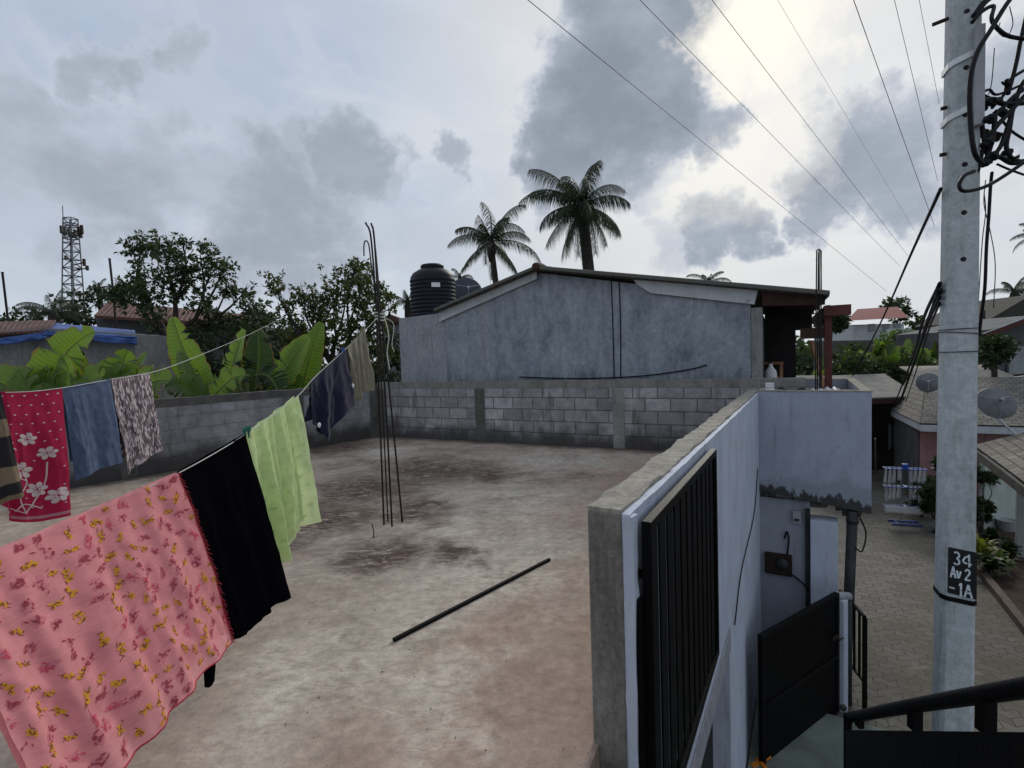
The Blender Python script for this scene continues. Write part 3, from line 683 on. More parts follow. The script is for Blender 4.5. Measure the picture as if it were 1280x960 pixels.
# mossy floor strip inside the entry
g = MB(); a = O + pu * 1.2 + pn * .02; q = [a, a + pn * 1.75, O + pu * 5.2 + pn * 1.4, O + pu * 5.2 + pn * .02]
g.prism([p + V((0, 0, GZ - .01)) for p in q], V((0, 0, .11))); tag(g.build('entry_floor', MT['mossfloor']), kind='structure')
# orange broom head / plastic by the wall
ob = W(950, 950, GZ + .1)
m = MB(); ox = lambda x, y, d_=0.: W(x, y, GZ + .1) + V((0, 0, d_))
m.bar(ox(940, 958), ox(962, 948, .03), .05, .02); m.bar(ox(946, 950, .02), ox(957, 962, .02), .035, .018); m.bar(ox(955, 940, .03), ox(953, 958, .04), .03, .015)
tag(m.build('plastic_scrap', MT['orange'], smooth=False), 'orange plastic scraps on the ground by the black gate', 'scrap')

# step rail beyond the gate
sr = thing('step_railing', 'small black railing with thin uprights behind the open black gate', 'railing', V((4.5, 6.4, GZ)))
p0 = P(1050, 738, 7.05); p1 = P(1081, 771, 6.4); dirr = (p1 - p0)
m = MB(); m.bar(p0, p1, .035, .03); m.build('top_rail', MT['black'], sr); m = MB(); m.bar(V((p0.x, p0.y, p0.z - .85)), V((p1.x, p1.y, p1.z - .85)), .03, .03); m.build('bottom_rail', MT['black'], sr)
for i in range(6):
    q = lerp(p0, p1, i / 5); w = .022 if i < 5 else .04
    m = MB(); m.bar(q - V((0, 0, .01)), V((q.x, q.y, q.z - (.85 if i < 5 else 1.2))), w, w); m.build('upright', MT['black'], sr)

# stair rail beside the camera
hr = thing('stair_railing', 'black sheet metal stair railing in the bottom right foreground', 'railing', P(1180, 960, 1.9))
A = P(1062, 897, 2.55); B = P(1330, 852, 1.12)
A2 = P(1060, 913, 2.5); B2 = P(1335, 917, 1.10)
m = MB(); m.tube(curve([A, lerp(A, B, .5) + V((0, 0, .004)), B], 14), .023, 14); m.build('handrail', MT['black'], hr, smooth=True)
A3 = A2 - V((0, 0, .6)); B3 = B2 - V((0, 0, .6)); hn = (B2 - A2).cross(V((0, 0, 1))).normalized() * .012
m = MB(); m.prism([A2, B2, B3, A3], hn); m.build('sheet_panel', MT['black'], hr)
for s_ in (.10, .50, .80):
    a_ = lerp(A, B, s_); b_ = lerp(A2, B2, s_); m = MB(); m.bar(a_, V((a_.x, a_.y, b_.z)) - V((0, 0, .02)), .035 if s_ > .2 else .025, .03); m.build('support', MT['black'], hr)
m = MB(); m.bar(A + V((-.01, 0, .02)), A3, .035, .035); m.build('end_post', MT['black'], hr)
m = MB(); m.lathe([(0, -.018), (.012, -.013), (.018, 0), (.012, .013), (0, .018)], A + V((-.02, .02, .04)), 14); m.build('knob', MT['pvcdark'], hr, smooth=True)

# ------------------------------------------------------------------ rebar stub column
c0 = W(490, 655, 0)
rb = thing('rebar_column', 'bundle of tall dark reinforcing bars rising from the roof floor with a hooked top', 'rebar', c0)
def bar_path(pxs, d, z0=None): return [P(x, y, d) for x, y in pxs]
RB = [[(480, 656), (474, 500), (471, 400), (464, 300), (457, 278)], [(490, 658), (482, 500), (474, 400), (468, 300), (464, 279)], [(503, 653), (488, 500), (477, 400), (470, 320), (466, 283)], [(485, 652), (477, 480), (472, 390), (464, 330), (461, 306), (457, 301), (455, 306), (455, 320)]]
for i, pts in enumerate(RB):
    dd = [5.05, 5.0, 5.08, 5.15][i]; base = W(pts[0][0], pts[0][1], 0)
    q = [base] + [P(x, y, dd) for x, y in pts[1:]]
    m = MB(); m.tube(curve(q, 30), .0092 if i != 3 else .007, 8); m.build('bar', MT['bars'], rb, smooth=True)
m = MB()
for yy in (392, 396, 400):
    c = P(475, yy, 5.06); m.tube([c + V((.05 * math.cos(a), .05 * math.sin(a), .01 * math.sin(a * 2))) for a in [k * math.pi / 5 for k in range(11)]], .006, 6)
m.build('tie_wire', MT['rope'], rb)
m = MB(); m.tube(curve([P(480, 394, 5.0), P(486, 420, 5.0), P(484, 440, 5.0), P(487, 462, 5.0)], 16), .005, 6); m.tube(curve([P(478, 396, 5.0), P(492, 405, 5.0), P(490, 430, 5.0), P(493, 440, 5.0)], 16), .0035, 6)
tag(m.build('rope_end', MT['rope']), 'loose white rope end hanging from the tied rebar bundle', 'rope')
# stub wire left in the floor
m = MB(); q = W(467, 672, 0); m.tube([q, q + V((.005, 0, .06)), q + V((-.01, 0, .13))], .005, 6); tag(m.build('wire_stub', MT['rust']), 'short rusty wire stub poking out of the roof floor near the rebar', 'wire')

# black bar on the floor
p0 = W(492, 800, .012); p1 = W(687, 699, .012)
m = MB(); dv = (p1 - p0).normalized(); sv = V((-dv.y, dv.x, 0))
m.bar(p0, p1, .022, .018)
tag(m.build('metal_bar', MT['blackm']), 'long thin black steel bar lying on the stained roof floor', 'bar')
# crumbs on the floor
m = MB()
for i in range(90):
    x = rnd.uniform(330, 740); y = rnd.uniform(580, 958); p = W(x, y, .004)
    r = rnd.choice((.001, .0013, .0016, .002, .0026)); th = rnd.random() * 6.28
    m.obox(p, V((math.cos(th), math.sin(th), 0)) * r * rnd.uniform(1, 1.8), V((-math.sin(th), math.cos(th), 0)) * r, V((0, 0, r * .4)), 0 if rnd.random() < .8 else 1)
tag(m.build('grit', [MT['rust'], MT['column']]), 'scattered specks of grit on the concrete roof floor', 'grit', kind='stuff')

# ------------------------------------------------------------------ clothes lines and washing
L1 = [(475, 394, 5.05), (440, 429, 4.45), (395, 470, 3.82), (370, 497, 3.52), (310, 541, 2.99), (222, 592, 2.46), (100, 646, 2.02), (0, 688, 1.72), (-140, 735, 1.45), (-420, 800, 1.15)]
L1p = curve([P(*a) for a in L1], 90)
m = MB(); m.tube(L1p, .0028, 6); tag(m.build('clothes_line', MT['rope'], smooth=True), 'white clothes line tied to the rebar bundle and carrying the pink floral sheet', 'clothes line')
L2 = [(350, 399, 12.5), (307, 420, 10.0), (245, 446, 7.5), (195, 464, 6.0), (140, 474, 5.2), (70, 486, 4.6), (0, 491, 4.2), (-200, 494, 3.6)]
L2p = curve([P(*a) for a in L2], 70)
m = MB(); m.tube(L2p, .004, 6); tag(m.build('clothes_line', MT['rope'], smooth=True), 'second clothes line in front of the left block wall carrying the crimson and blue cloths', 'clothes line')

class Cloth:
    """cloth hung over a line: top and bottom edges given as points, folds pushed along the normal"""
    def __init__(s, top, bot, folds=(3, .03), wob=.03, seed=0, hem=0, gather=1.0):
        s.top = curve([P(*a) for a in top], 40); s.bot = curve([P(*a) for a in bot], 40)
        s.fk, s.fa = folds; s.wob = wob; s.seed = seed
        a = s.top[-1] - s.top[0]; s.n = a.cross(V((0, 0, 1))).normalized()
        if s.n.dot(CAM - s.top[20]) < 0: s.n = -s.n
        s.w = a.length; s.h = (s.bot[20] - s.top[20]).length
    def pt(s, u, v, side=1):
        a = u * 40; i = min(int(a), 39); t = a - i
        p = lerp(lerp(s.top[i], s.top[i + 1], t), lerp(s.bot[i], s.bot[i + 1], t), v)
        nz = mnoise.noise(V((u * 2.1 + s.seed, v * 1.3, s.seed)))
        ph = s.fk * 2 * math.pi * (u + .10 * mnoise.noise(V((u * 3, v * .8 + s.seed, 1))) + .06 * v)
        amp = s.fa * min(1, .25 + 1.1 * v) * (.6 + .8 * abs(mnoise.noise(V((u * 2.3 + s.seed * 2, v * .6, 5)))))
        o = math.sin(ph) * amp + .45 * math.sin(ph * 2.3 + s.seed) * amp * .6 + s.wob * nz * v
        rdg = 1 - abs(mnoise.noise(V((u * 5 + v * 1.6 + s.seed, v * 1.7 - u, 8)))) * 2.2; o += .010 * max(0, rdg) ** 3 * min(1, v * 5)
        o += .006 * mnoise.noise(V((u * 14 + s.seed, v * 9, 2))) * min(1, v * 4)
        r = .009 * (1 - min(1, v * 25))
        return p + s.n * (o * side + (.006 if side > 0 else -.012 - .03 * v)) + V((0, 0, r))
    def mesh(s, mb, nu=60, nv=60, back=.85, mi=0):
        mb.grid(lambda u, v: s.pt(u, v), nu, nv, mi, (s.w, s.h))
        if back: mb.grid(lambda u, v: s.pt(u, v * back, -1), nu // 2, nv // 2, mi, (s.w, s.h))
    def stamp(s, mb, shape, u, v, rot, size, mi, lift=.0018):
        ca, sa = math.cos(rot), math.sin(rot); vs = []
        for x, y in shape:
            X = (x * ca - y * sa) * size; Y = (x * sa + y * ca) * size
            uu = u + X / s.w; vv = v + Y / s.h
            if not (0.0 <= uu <= 1 and 0.0 <= vv <= 1): return
            vs.append(s.pt(uu, vv) + s.n * lift)
        k = len(vs); c = V((0, 0, 0))
        for p in vs: c += p
        cu = sum(x for x, y in shape) / k; cv = sum(y for x, y in shape) / k
        X = (cu * ca - cv * sa) * size; Y = (cu * sa + cv * ca) * size
        vs.append(s.pt(min(1, max(0, u + X / s.w)), min(1, max(0, v + Y / s.h))) + s.n * lift)
        mb.add(vs, [(i, (i + 1) % k, k) for i in range(k)], mi)
def ell(cx, cy, a, b, rot=0, n=9, jit=0):
    ca, sa = math.cos(rot), math.sin(rot); out = []
    for i in range(n):
        th = 2 * math.pi * i / n; j = 1 + jit * (rnd.random() - .5)
        x, y = a * math.cos(th) * j, b * math.sin(th) * j; out.append((cx + x * ca - y * sa, cy + x * sa + y * ca))
    return out

# pink floral sheet
pinkm = m_cloth('pink_cotton', (.86, .37, .385), .42, var=.22)
yel = m_cloth('yellow_print', (.84, .43, .055), .35, var=.3); mar = m_cloth('maroon_print', (.40, .075, .10), .25); brn = m_cloth('dark_print', (.22, .10, .03), .2); mauve = m_cloth('mauve_print', (.74, .27, .31), .35); rose = m_cloth('rose_print', (.62, .10, .15), .2)
ps = Cloth([(222, 593, 2.46), (160, 620, 2.22), (100, 646, 2.02), (0, 689, 1.72), (-90, 720, 1.53)],
           [(294, 803, 2.40), (262, 838, 2.16), (215, 885, 1.95), (150, 960, 1.72), (60, 1010, 1.5)], (5.5, .018), .05, 1.7)
m = MB(); ps.mesh(m, 90, 70, .93)
for i in range(900):
    pass
spots = []
for i in range(1600):
    u, v = rnd.random(), rnd.random() * .97 + .01
    if all(((u - a) * ps.w) ** 2 + ((v - b) * ps.h) ** 2 > .049 ** 2 for a, b in spots): spots.append((u, v))
for k, (u, v) in enumerate(spots):
    r0 = rnd.random() * 6.28; sz = rnd.uniform(.72, 1.0)
    kind = (0, 1, 2, 3, 0, 4, 2, 1)[k % 8]
    if kind in (0, 2):      # yellow blossom spray
        for j in range(rnd.randint(7, 10)):
            x = rnd.uniform(-1, 1); a = rnd.random() * 6.28
            ps.stamp(m, ell(x * .021, rnd.gauss(0, .005) + .004 * math.sin(x * 5), .0078, .0052, a, 8, .5), u, v, r0, sz, 1, .0018 + .0002 * j)
        for j in range(6): ps.stamp(m, ell(rnd.uniform(-.026, .026), rnd.uniform(-.007, .007), .005, .0022, rnd.random() * 3, 6, .5), u, v, r0, sz, 3, .0044)
        for j in range(3): ps.stamp(m, ell(rnd.uniform(-.03, .03), rnd.uniform(-.012, .012), .012, .0016, rnd.gauss(0, .6), 6, .3), u, v, r0, sz, 3, .0014)
    else:                   # maroon leaf spray, ragged and half faded
        mi = 2 if kind != 4 else 5
        for j in range(3): ps.stamp(m, ell(rnd.gauss(0, .012), rnd.gauss(0, .006), .024, .011, rnd.gauss(0, .5), 10, .7), u, v, r0, sz, 4, .0010 + .0002 * j)
        for j in range(rnd.randint(9, 13)):
            x = rnd.gauss(0, .5); a = rnd.gauss(0, .9)
            ps.stamp(m, ell(x * .028, rnd.gauss(0, .008), rnd.uniform(.006, .012), rnd.uniform(.002, .0045), a, 7, .5), u, v, r0, sz, mi, .0020 + .0002 * j)
sh_o = thing('bed_sheet', 'large pink sheet with yellow and maroon flower print hung on the near clothes line', 'sheet', P(120, 800, 1.9))
m.build('cloth', [pinkm, yel, mar, brn, mauve, rose], sh_o, smooth=True)
m = MB()
for i in range(90):
    v = i / 89; p = ps.pt(0, v); q = p + V((.012 + .01 * rnd.random(), .0, -.006 - .008 * rnd.random())) + ps.n * rnd.uniform(-.006, .006)
    m.tube([p, lerp(p, q, .5) + V((0, 0, .002)), q], .0013, 4)
m.tube([ps.pt(0, i / 30) for i in range(31)], .0028, 6)
m.tube([ps.pt(i / 50, 1) for i in range(51)], .0034, 6)
m.build('fringe', m_cloth('red_hem', (.42, .05, .06), .1), sh_o)
# dark cloth showing at far left edge below the sheet
rc = Cloth([(14, 872, 1.95), (-30, 880, 1.8)], [(12, 935, 1.95), (-30, 960, 1.8)], (1, .01), .01, 4.0)
# black cloth
bc = Cloth([(306, 545, 2.955), (262, 570, 2.70), (224, 592, 2.50)], [(363, 747, 2.93), (340, 761, 2.82), (312, 786, 2.72), (290, 800, 2.6)], (2.5, .014), .03, 3.1)
tl = Cloth([(275, 740, 2.62), (250, 745, 2.56)], [(268, 850, 2.60), (262, 858, 2.58), (255, 858, 2.56)], (1, .003), 0, 1)
m = MB(); bc.mesh(m, 40, 50); tl.mesh(m, 8, 16, 0); tag(m.build('black_cloth', m_cloth('black_cotton', (.0035, .0035, .005), 0, sheen=0., spec=0.), smooth=True), 'plain black cloth hanging between the pink sheet and the green towel', 'cloth')
# green towel
gm = m_cloth('green_terry', (.72, .84, .46), .5, var=.16); gdark = m_cloth('green_terry_motif', (.60, .74, .38), .5)
gt_ = Cloth([(371, 496, 3.53), (340, 520, 3.25), (309, 542, 2.985)], [(390, 652, 3.50), (375, 662, 3.36), (364, 674, 3.28), (360, 698, 3.2), (343, 706, 3.1), (326, 716, 2.97)], (3.2, .045), .05, 6.2)
m = MB(); gt_.mesh(m, 60, 60, .95)
for i in range(9):
    for j in range(12):
        u, v = (i + .5 + .5 * (j % 2)) / 9.5, (j + .6) / 12.5
        for k in range(4): gt_.stamp(m, ell(math.cos(k * 1.57) * .009, math.sin(k * 1.57) * .009, .007, .004, k * 1.57, 6, .5), u, v, .4, 1, 1)
tag(m.build('towel', [gm, gdark], smooth=True), 'pale lime green towel pegged on the near clothes line', 'towel')
# navy garment
nv = Cloth([(432, 437, 4.32), (410, 458, 4.02), (388, 478, 3.74)], [(441, 507, 4.30), (425, 520, 4.1), (412, 551, 3.9), (404, 545, 3.86), (398, 528, 3.84), (391, 533, 3.76)], (2.0, .03), .04, 8.4)
m = MB(); nv.mesh(m, 40, 40, .9); tag(m.build('shirt', m_cloth('navy_cotton', (.019, .018, .042), .05), smooth=True), 'navy blue garment hung near the far end of the clothes line', 'shirt')
bg_ = Cloth([(456, 408, 4.72), (445, 424, 4.53), (433, 437, 4.34)], [(465, 488, 4.70), (455, 490, 4.6), (445, 500, 4.5), (441, 494, 4.4)], (3.5, .028), .03, 5.5)
m = MB(); bg_.mesh(m, 40, 40, .9); tag(m.build('trousers', m_cloth('beige_cotton', (.23, .21, .155), .1), smooth=True), 'creased beige cloth hung on the line next to the rebar bundle', 'cloth')
for (px, py, d) in ((441, 482, 4.30), (399, 531, 3.72)):
    m = MB(); m.lathe([(0, -.022), (.009, -.016), (.013, 0), (.007, .014), (0, .018)], P(px, py, d), 10); tag(m.build('cloth_tag', MT['white2'], smooth=True), 'small white tag on the %s edge of the navy garment' % ('right' if px > 420 else 'lower left'), 'tag')
# far line cloths
rm = m_cloth('crimson_cotton', (.42, .018, .070), .15); wm = m_cloth('white_batik', (.66, .55, .56), .1); pm = m_cloth('pink_border', (.50, .22, .27), .1)
rc = Cloth([(77, 487, 4.66), (40, 490, 4.42), (0, 491, 4.2), (-8, 491, 4.16)], [(86, 644, 4.62), (50, 652, 4.42), (18, 652, 4.26), (9, 645, 4.2)], (2.2, .02), .03, 2.2)
m = MB(); rc.mesh(m, 50, 60, .9)
for i in range(8):
    for j in range(14):
        u, v = (i + .5 + .5 * (j % 2)) / 8.4, (j + .4) / 14
        if v < .9 and not (v > .45 and .1 < u < .95 and rnd.random() < .75): rc.stamp(m, ell(0, 0, .008, .005, 0, 7), u, v, .3, 1, 1)
def flower(u, v, s_):
    s_ *= 1.3
    for k in range(6):
        a = k * math.pi / 3; rc.stamp(m, ell(math.cos(a) * .6, math.sin(a) * .6, .36, .27, a, 10), u, v, .2, s_, 1)
    rc.stamp(m, ell(0, 0, .26, .26, 0, 8), u, v, 0, s_, 1, .0016); rc.stamp(m, ell(0, 0, .13, .13, 0, 8), u, v, 0, s_, 0, .0028)
for u, v, s_ in ((.42, .36, .045), (.22, .48, .045), (.52, .60, .060), (.70, .72, .038), (.35, .75, .052), (.14, .82, .055), (.82, .82, .045), (.7, .55, .03), (.02, .80, .04)): flower(u, v, s_)
def sprig(pts, w=.009):
    c = curve([V((a * rc.w, b * rc.h, 0)) for a, b in pts], 14)
    for i in range(14):
        a, b = c[i], c[i + 1]; t = (b - a).normalized() * .5; sd_ = V((-t.y, t.x, 0)).normalized() * w / 2
        rc.stamp(m, [(q.x, q.y) for q in (a - sd_, b - sd_, b + sd_, a + sd_)], 0, 0, 0, 1, 1, .0014)
for s_ in ([(.5, .93), (.55, .8), (.45, .68), (.6, .5)], [(.5, .93), (.4, .85), (.25, .7), (.22, .55)], [(.6, .5), (.75, .46), (.85, .5)], [(.5, .93), (.7, .90), (.85, .93)], [(.45, .68), (.7, .62), (.8, .6)], [(.55, .44), (.7, .38), (.62, .32)], [(.3, .90), (.5, .86), (.62, .92)]): sprig(s_)
m.add([], [])
for k in range(40):
    rc.stamp(m, [(0, 0), (.5, 0), (.5, .5), (0, .5)], k / 40, .955, 0, .05, 2, .0012)
tag(m.build('batik_cloth', [rm, wm, pm], smooth=True), 'crimson cloth with white dots and white flower motif on the left clothes line', 'cloth')
bl = Cloth([(137, 474.5, 5.17), (105, 480, 4.88), (77, 486, 4.67)], [(152, 578, 5.15), (120, 588, 4.9), (95, 601, 4.72)], (1.6, .02), .03, 7.7)
m = MB(); bl.mesh(m, 40, 40, .8); tag(m.build('blue_cloth', m_cloth('faded_blue_cotton', (.095, .135, .225), .1, var=.35), smooth=True), 'faded slate blue cloth between the crimson cloth and the flecked cloth', 'cloth')
fk = Cloth([(187, 466, 5.85), (160, 471, 5.45), (138, 474.5, 5.18)], [(201, 562, 5.82), (180, 575, 5.5), (157, 594, 5.2)], (2, .02), .03, 9.7)
m = MB(); fk.mesh(m, 40, 40, .85); tag(m.build('flecked_cloth', m_flecks(), smooth=True), 'brown and white flecked cloth at the right end of the left clothes line', 'cloth')
stp = Cloth([(1, 491, 3.99), (-30, 492, 3.86), (-70, 493, 3.74)], [(30, 620, 3.97), (6, 628, 3.9), (-40, 650, 3.74)], (1.5, .02), .02, 11.)
m = MB(); stp.mesh(m, 30, 40, .9); tag(m.build('striped_cloth', m_stripes(), smooth=True), 'black cloth with tan bands at the left picture edge behind the crimson cloth', 'cloth')
def peg(px, py, d, mat, label):
    p = P(px, py, d); m = MB()
    for s_ in (-1, 1):
        m.obox(p + pn * .006 * s_ + V((0, 0, -.006)), V((.003, 0, .002 * s_)), V((0, .006, 0)), V((.004 * s_, 0, .036)))
    m.tube([p + V((-.012, 0, .008)), p + V((.012, 0, .008))], .006, 8)
    tag(m.build('clothes_peg', mat), label, 'clothes peg', 'pegs on the near clothes line')
peg(306, 540, 2.96, MT['pegg'], 'dark green peg between the black cloth and the green towel')
peg(311, 538, 2.99, MT['pegg'], 'green peg at the left corner of the green towel')
peg(429, 439, 4.28, MT['pegb'], 'blue peg between the navy garment and the beige cloth')

# ------------------------------------------------------------------ house behind the back wall
HP = BL + bn * 1.0; hd = wd
def H(px, py): return PL(px, py, HP, bn)
def Hs(px, py): p = H(px, py); return (p - HP).dot(hd), p.z
hx = thing('house', 'blue grey rendered gable house behind the block wall with an open porch', 'house', HP, ang(hd))
# local: x along wall, y away, z up
sL, zL = Hs(498, 398); sM, zM = Hs(556, 389); sR, zR = Hs(675, 341); sE, zE = Hs(938, 372); sC, zC = Hs(953, 384); sP, zP = Hs(1031, 373)
def plate(mb, pts, y0, y1, mi=0): mb.prism([V((x, y0, z)) for x, z in pts], V((0, y1 - y0, 0)), mi)
print('house', sL, zL, sM, zM, sR, zR, sE, zE, sC, zC, sP, zP)
m = MB(); plate(m, [(sM, GZ), (sE, GZ), (sE, zE), (sR, zR), (sM, zM)], 0, .18); m.build('gable_wall', MT['house'], hx, local=True)
m = MB(); plate(m, [(sL, GZ), (sM - .012, GZ), (sM - .012, zM - .03), (sL, zL)], .012, 3.6); m.build('annex_wall', MT['annex'], hx, local=True)
m = MB(); plate(m, [(sE + .005, GZ), (sC, GZ), (sC, zC), (sE + .005, zC)], -.012, .20); m.build('corner_column', MT['column'], hx, local=True, bevel=.006)
p2 = Hs(604, 430)[0]
m = MB(); m.box(p2 - .05, p2 + .06, -.004, .0, .9, 2.9); m.build('patched_strip', MT['annex'], hx, local=True)
HD = 7.0
def roofpart(name, a, b, mat, up0=.05, th=.05, y0=-.25, y1=HD):
    m = MB(); (xa, za), (xb, zb) = a, b; L = math.hypot(xb - xa, zb - za)
    def top(u, v): return V((lerp(xa, xb, u), lerp(y0, y1, v), lerp(za, zb, u) + up0 + th + .022 * math.sin(v * (y1 - y0) * 2 * math.pi / .18)))
    m.grid(top, 8, 240, 0, (L, y1 - y0))
    def botm(u, v): return top(1 - u, v) - V((0, 0, th))
    m.grid(botm, 8, 240, 0, (L, y1 - y0))
    for v in (0, 1):
        for i in range(8):
            a_, b_ = top(i / 8, v), top((i + 1) / 8, v); m.add([a_, b_, b_ - V((0, 0, th)), a_ - V((0, 0, th))], [(0, 1, 2, 3)])
    for u in (0, 1):
        for j in range(240):
            a_, b_ = top(u, j / 240), top(u, (j + 1) / 240); m.add([a_, b_, b_ - V((0, 0, th)), a_ - V((0, 0, th))], [(0, 1, 2, 3)])
    o = m.build(name, mat, hx, local=True)
    # uv x along slope swap so that corrugation runs down the slope
    return o
roofpart('roof_sheet', (sM - .12, zM - .06), (sR + .02, zR), MT['asb'], .05)
roofpart('roof_sheet', (sR - .02, zR), (sP + .05, zP - .02), MT['asb'], .05)
m = MB()
for i in range(14): m.lathe([(.06, 0), (.085, .06), (.10, .26), (.08, .5), (.07, .52)], V((sR + .02, -.3 + i * .5, zR + .085)), 12, axis=V((0, 1, .02)))
m.build('ridge_tiles', MT['ridge'], hx, local=True)
bl0, br0 = (sM - .12, zM - .06), (sR, zR)
m = MB(); plate(m, [(bl0[0], bl0[1] - .17), (br0[0] - .05, br0[1] - .12), (br0[0] - .05, br0[1] + .045), (bl0[0], bl0[1] + .045)], -.06, -.03); m.build('barge_board', MT['barge'], hx, local=True)
a_ = Hs(797, 349)[0]; 
zl = lambda s: lerp(zR, zP, (s - sR) / (sP - sR))
m = MB(); plate(m, [(a_, zl(a_) - .06), (a_ + .25, zl(a_ + .25) - .19), (sE + .06, zl(sE) - .22), (sE + .12, zl(sE) + .01), (a_ - .06, zl(a_) + .035)], -.07, -.04); m.build('barge_board', MT['barge'], hx, local=True)
# porch
px_, pz_ = Hs(1035, 405)
m = MB(); plate(m, [(sC, zl(sC) - .22), (sP, zl(sP) - .10), (sP, zl(sP) + .03), (sC, zl(sC) + .03)], -.05, .02); m.build('fascia', MT['brown'], hx, local=True)
for yy in (1.2, 2.6, 4.0):
    m = MB(); plate(m, [(sC, zl(sC) - .15), (sP, zl(sP) - .1), (sP, zl(sP)), (sC, zl(sC))], yy, yy + .07); m.build('rafter', MT['brown'], hx, local=True)
m = MB(); m.box(sC - .3, sC, .2, 6.5, GZ, zC - .1); m.box(sC, Hs(999, 440)[0], 1.7, 1.85, GZ, 2.75); m.box(Hs(999, 440)[0], px_ - .1, 2.2, 2.3, 1.95, 2.6); m.build('porch_wall', MT['dark'], hx, local=True)  # near-black walls and hanging piece added to paint the porch shade
m = MB(); m.box(sC, sP + .25, .0, 5.2, .78, .90); m.build('porch_floor', MT['column'], hx, local=True)
m = MB(); m.box(px_ - .045, px_ + .055, .0, .09, .9, zl(sP) - .25); m.build('porch_post', MT['red'], hx, local=True, bevel=.005)
m = MB(); m.box(px_ - .06, px_ + .30, -.08, .13, zl(sP) - .28, zl(sP) - .12); m.build('beam_end', MT['red'], hx, local=True, bevel=.005)
m = MB(); m.box(px_ - .38, px_ - .05, .02, .12, zl(sP) - .62, zl(sP) - .45); m.build('cross_beam', MT['brown'], hx, local=True)
m = MB(); m.box(px_ - .02, px_ + .04, .1, 5.0, zl(sP) - .2, zl(sP) - .1); m.build('cross_beam', MT['brown'], hx, local=True)
def hl(x, y, z): return HP + hd * x + bn * y + V((0, 0, z))
# stool table + jug inside the porch
s0, z0 = Hs(968, 470)
tb = thing('stool', 'small raw timber table standing in the dark open porch', 'table', hl(s0 - .10, 1.0, .9))
m = MB(); m.obox(hl(s0 - .10, 1.0, 1.34), hd * .24, bn * .2, V((0, 0, .02))); m.build('table_top', MT['wood'], tb, bevel=.004)
for i in (-1, 1):
    for j in (-1, 1):
        m = MB(); m.bar(hl(s0 - .10 + .2 * i, 1.0 + .16 * j, .9), hl(s0 - .10 + .2 * i, 1.0 + .16 * j, 1.32), .05); m.build('leg', MT['wood'], tb)
m = MB(); m.bar(hl(s0 - .30, .84, 1.1), hl(s0 + .10, .84, 1.1), .05, .02); m.build('rail', MT['wood'], tb)
jg = thing('jug', 'white plastic jug in front of the timber table in the porch', 'jug', hl(s0 - .06, .62, .9))
m = MB(); m.lathe([(.085, .0), (.1, .03), (.1, .16), (.085, .22), (.04, .28), (.032, .3), (.032, .34)], hl(s0 - .06, .62, 1.0), 20); m.lathe([(.1, 0), (.1, .1)], hl(s0 - .06, .62, .9), 16); m.build('jug_body', MT['white2'], jg, smooth=True)
m = MB(); m.lathe([(.036, 0), (.036, .03), (0, .03)], hl(s0 - .06, .62, 1.345), 16); m.build('cap', MT['red'], jg)
m = MB(); m.bar(hl(s0 + .75, .7, .9), hl(s0 + .58, .95, 1.72), .07, .03); tag(m.build('plank', MT['wood']), 'narrow plank leaning in the porch near the rebar', 'plank')
# rebar at the porch
rb2 = thing('rebar_column', 'thin reinforcing bars standing beside the red porch post, taller than the roof', 'rebar', hl(px_ - .2, -.2, .9))
for x0_, x1_, top_, dy in ((1019, 1021, 313, 0), (1025, 1024, 312, .03), (1027, 1027, 312, .1), (1022, 1024, 314, .12)):
    a_ = PL(x0_, 474, HP - bn * .25, bn); b_ = PL(x1_, top_, HP - bn * .25, bn)
    m = MB(); m.tube([a_ + bn * dy - V((0, 0, .4)), lerp(a_, b_, .5) + bn * dy, b_ + bn * dy], .011, 6); m.build('bar', MT['bars'], rb2)
m = MB(); a_ = PL(1021, 313, HP - bn * .25, bn); m.tube([a_, a_ + V((.03, 0, .02)), a_ + V((.06, 0, 0)), a_ + V((.07, 0, -.8))], .009, 6); m.build('hook', MT['bars'], rb2)
# cables on the gable
m = MB()
for pxs in ([(764, 348), (766, 400), (768, 473)], [(774, 350), (776, 410), (776, 473)]):
    m.tube(curve([H(*q) - bn * .012 for q in pxs], 12), .010, 6)
tag(m.build('wall_cable', MT['cable']), 'pair of dark cables running straight down the blue grey gable', 'cable')
m = MB(); m.tube(curve([H(650, 471) - bn * .02, H(720, 473) - bn * .02, H(800, 470) - bn * .02, H(860, 462) - bn * .02, H(884, 456) - bn * .02], 26), .012, 6)
tag(m.build('wall_cable', MT['cable']), 'slack black cable sagging along the foot of the blue grey gable', 'cable')

# water tank
tp = P(543, 399, 13.6); tz = zL + .0
tb_ = V((tp.x, tp.y, tz + .0))
wt = thing('water_tank', 'ribbed black plastic water tank with a white label on the annex roof', 'water tank', tb_)
Rk = .60; prof = [(Rk * .96, 0)]; zz = .04; 
top_z = P(543, 344, 13.6).z - tz
for i in range(11):
    z_ = .03 + (top_z - .2) * i / 10.5; prof += [(Rk * .965, z_), (Rk, z_ + .025), (Rk, z_ + .07), (Rk * .965, z_ + .095)]
prof += [(Rk * .97, top_z - .08), (Rk * .86, top_z + .03), (Rk * .62, top_z + .12), (Rk * .52, top_z + .14)]
m = MB(); m.lathe(prof, tb_, 40); m.build('tank_body', MT['tank'], wt, smooth=True)
m = MB(); m.lathe([(Rk * .5, 0), (Rk * .52, .08), (Rk * .46, .12), (0, .14)], tb_ + V((0, 0, top_z + .14)), 24); m.build('lid', MT['tank'], wt, smooth=False)
tv = (CAM - tb_); tv.z = 0; tv.normalize(); ts = V((-tv.y, tv.x, 0))
m = MB(); lz = P(545, 356, 13.0).z
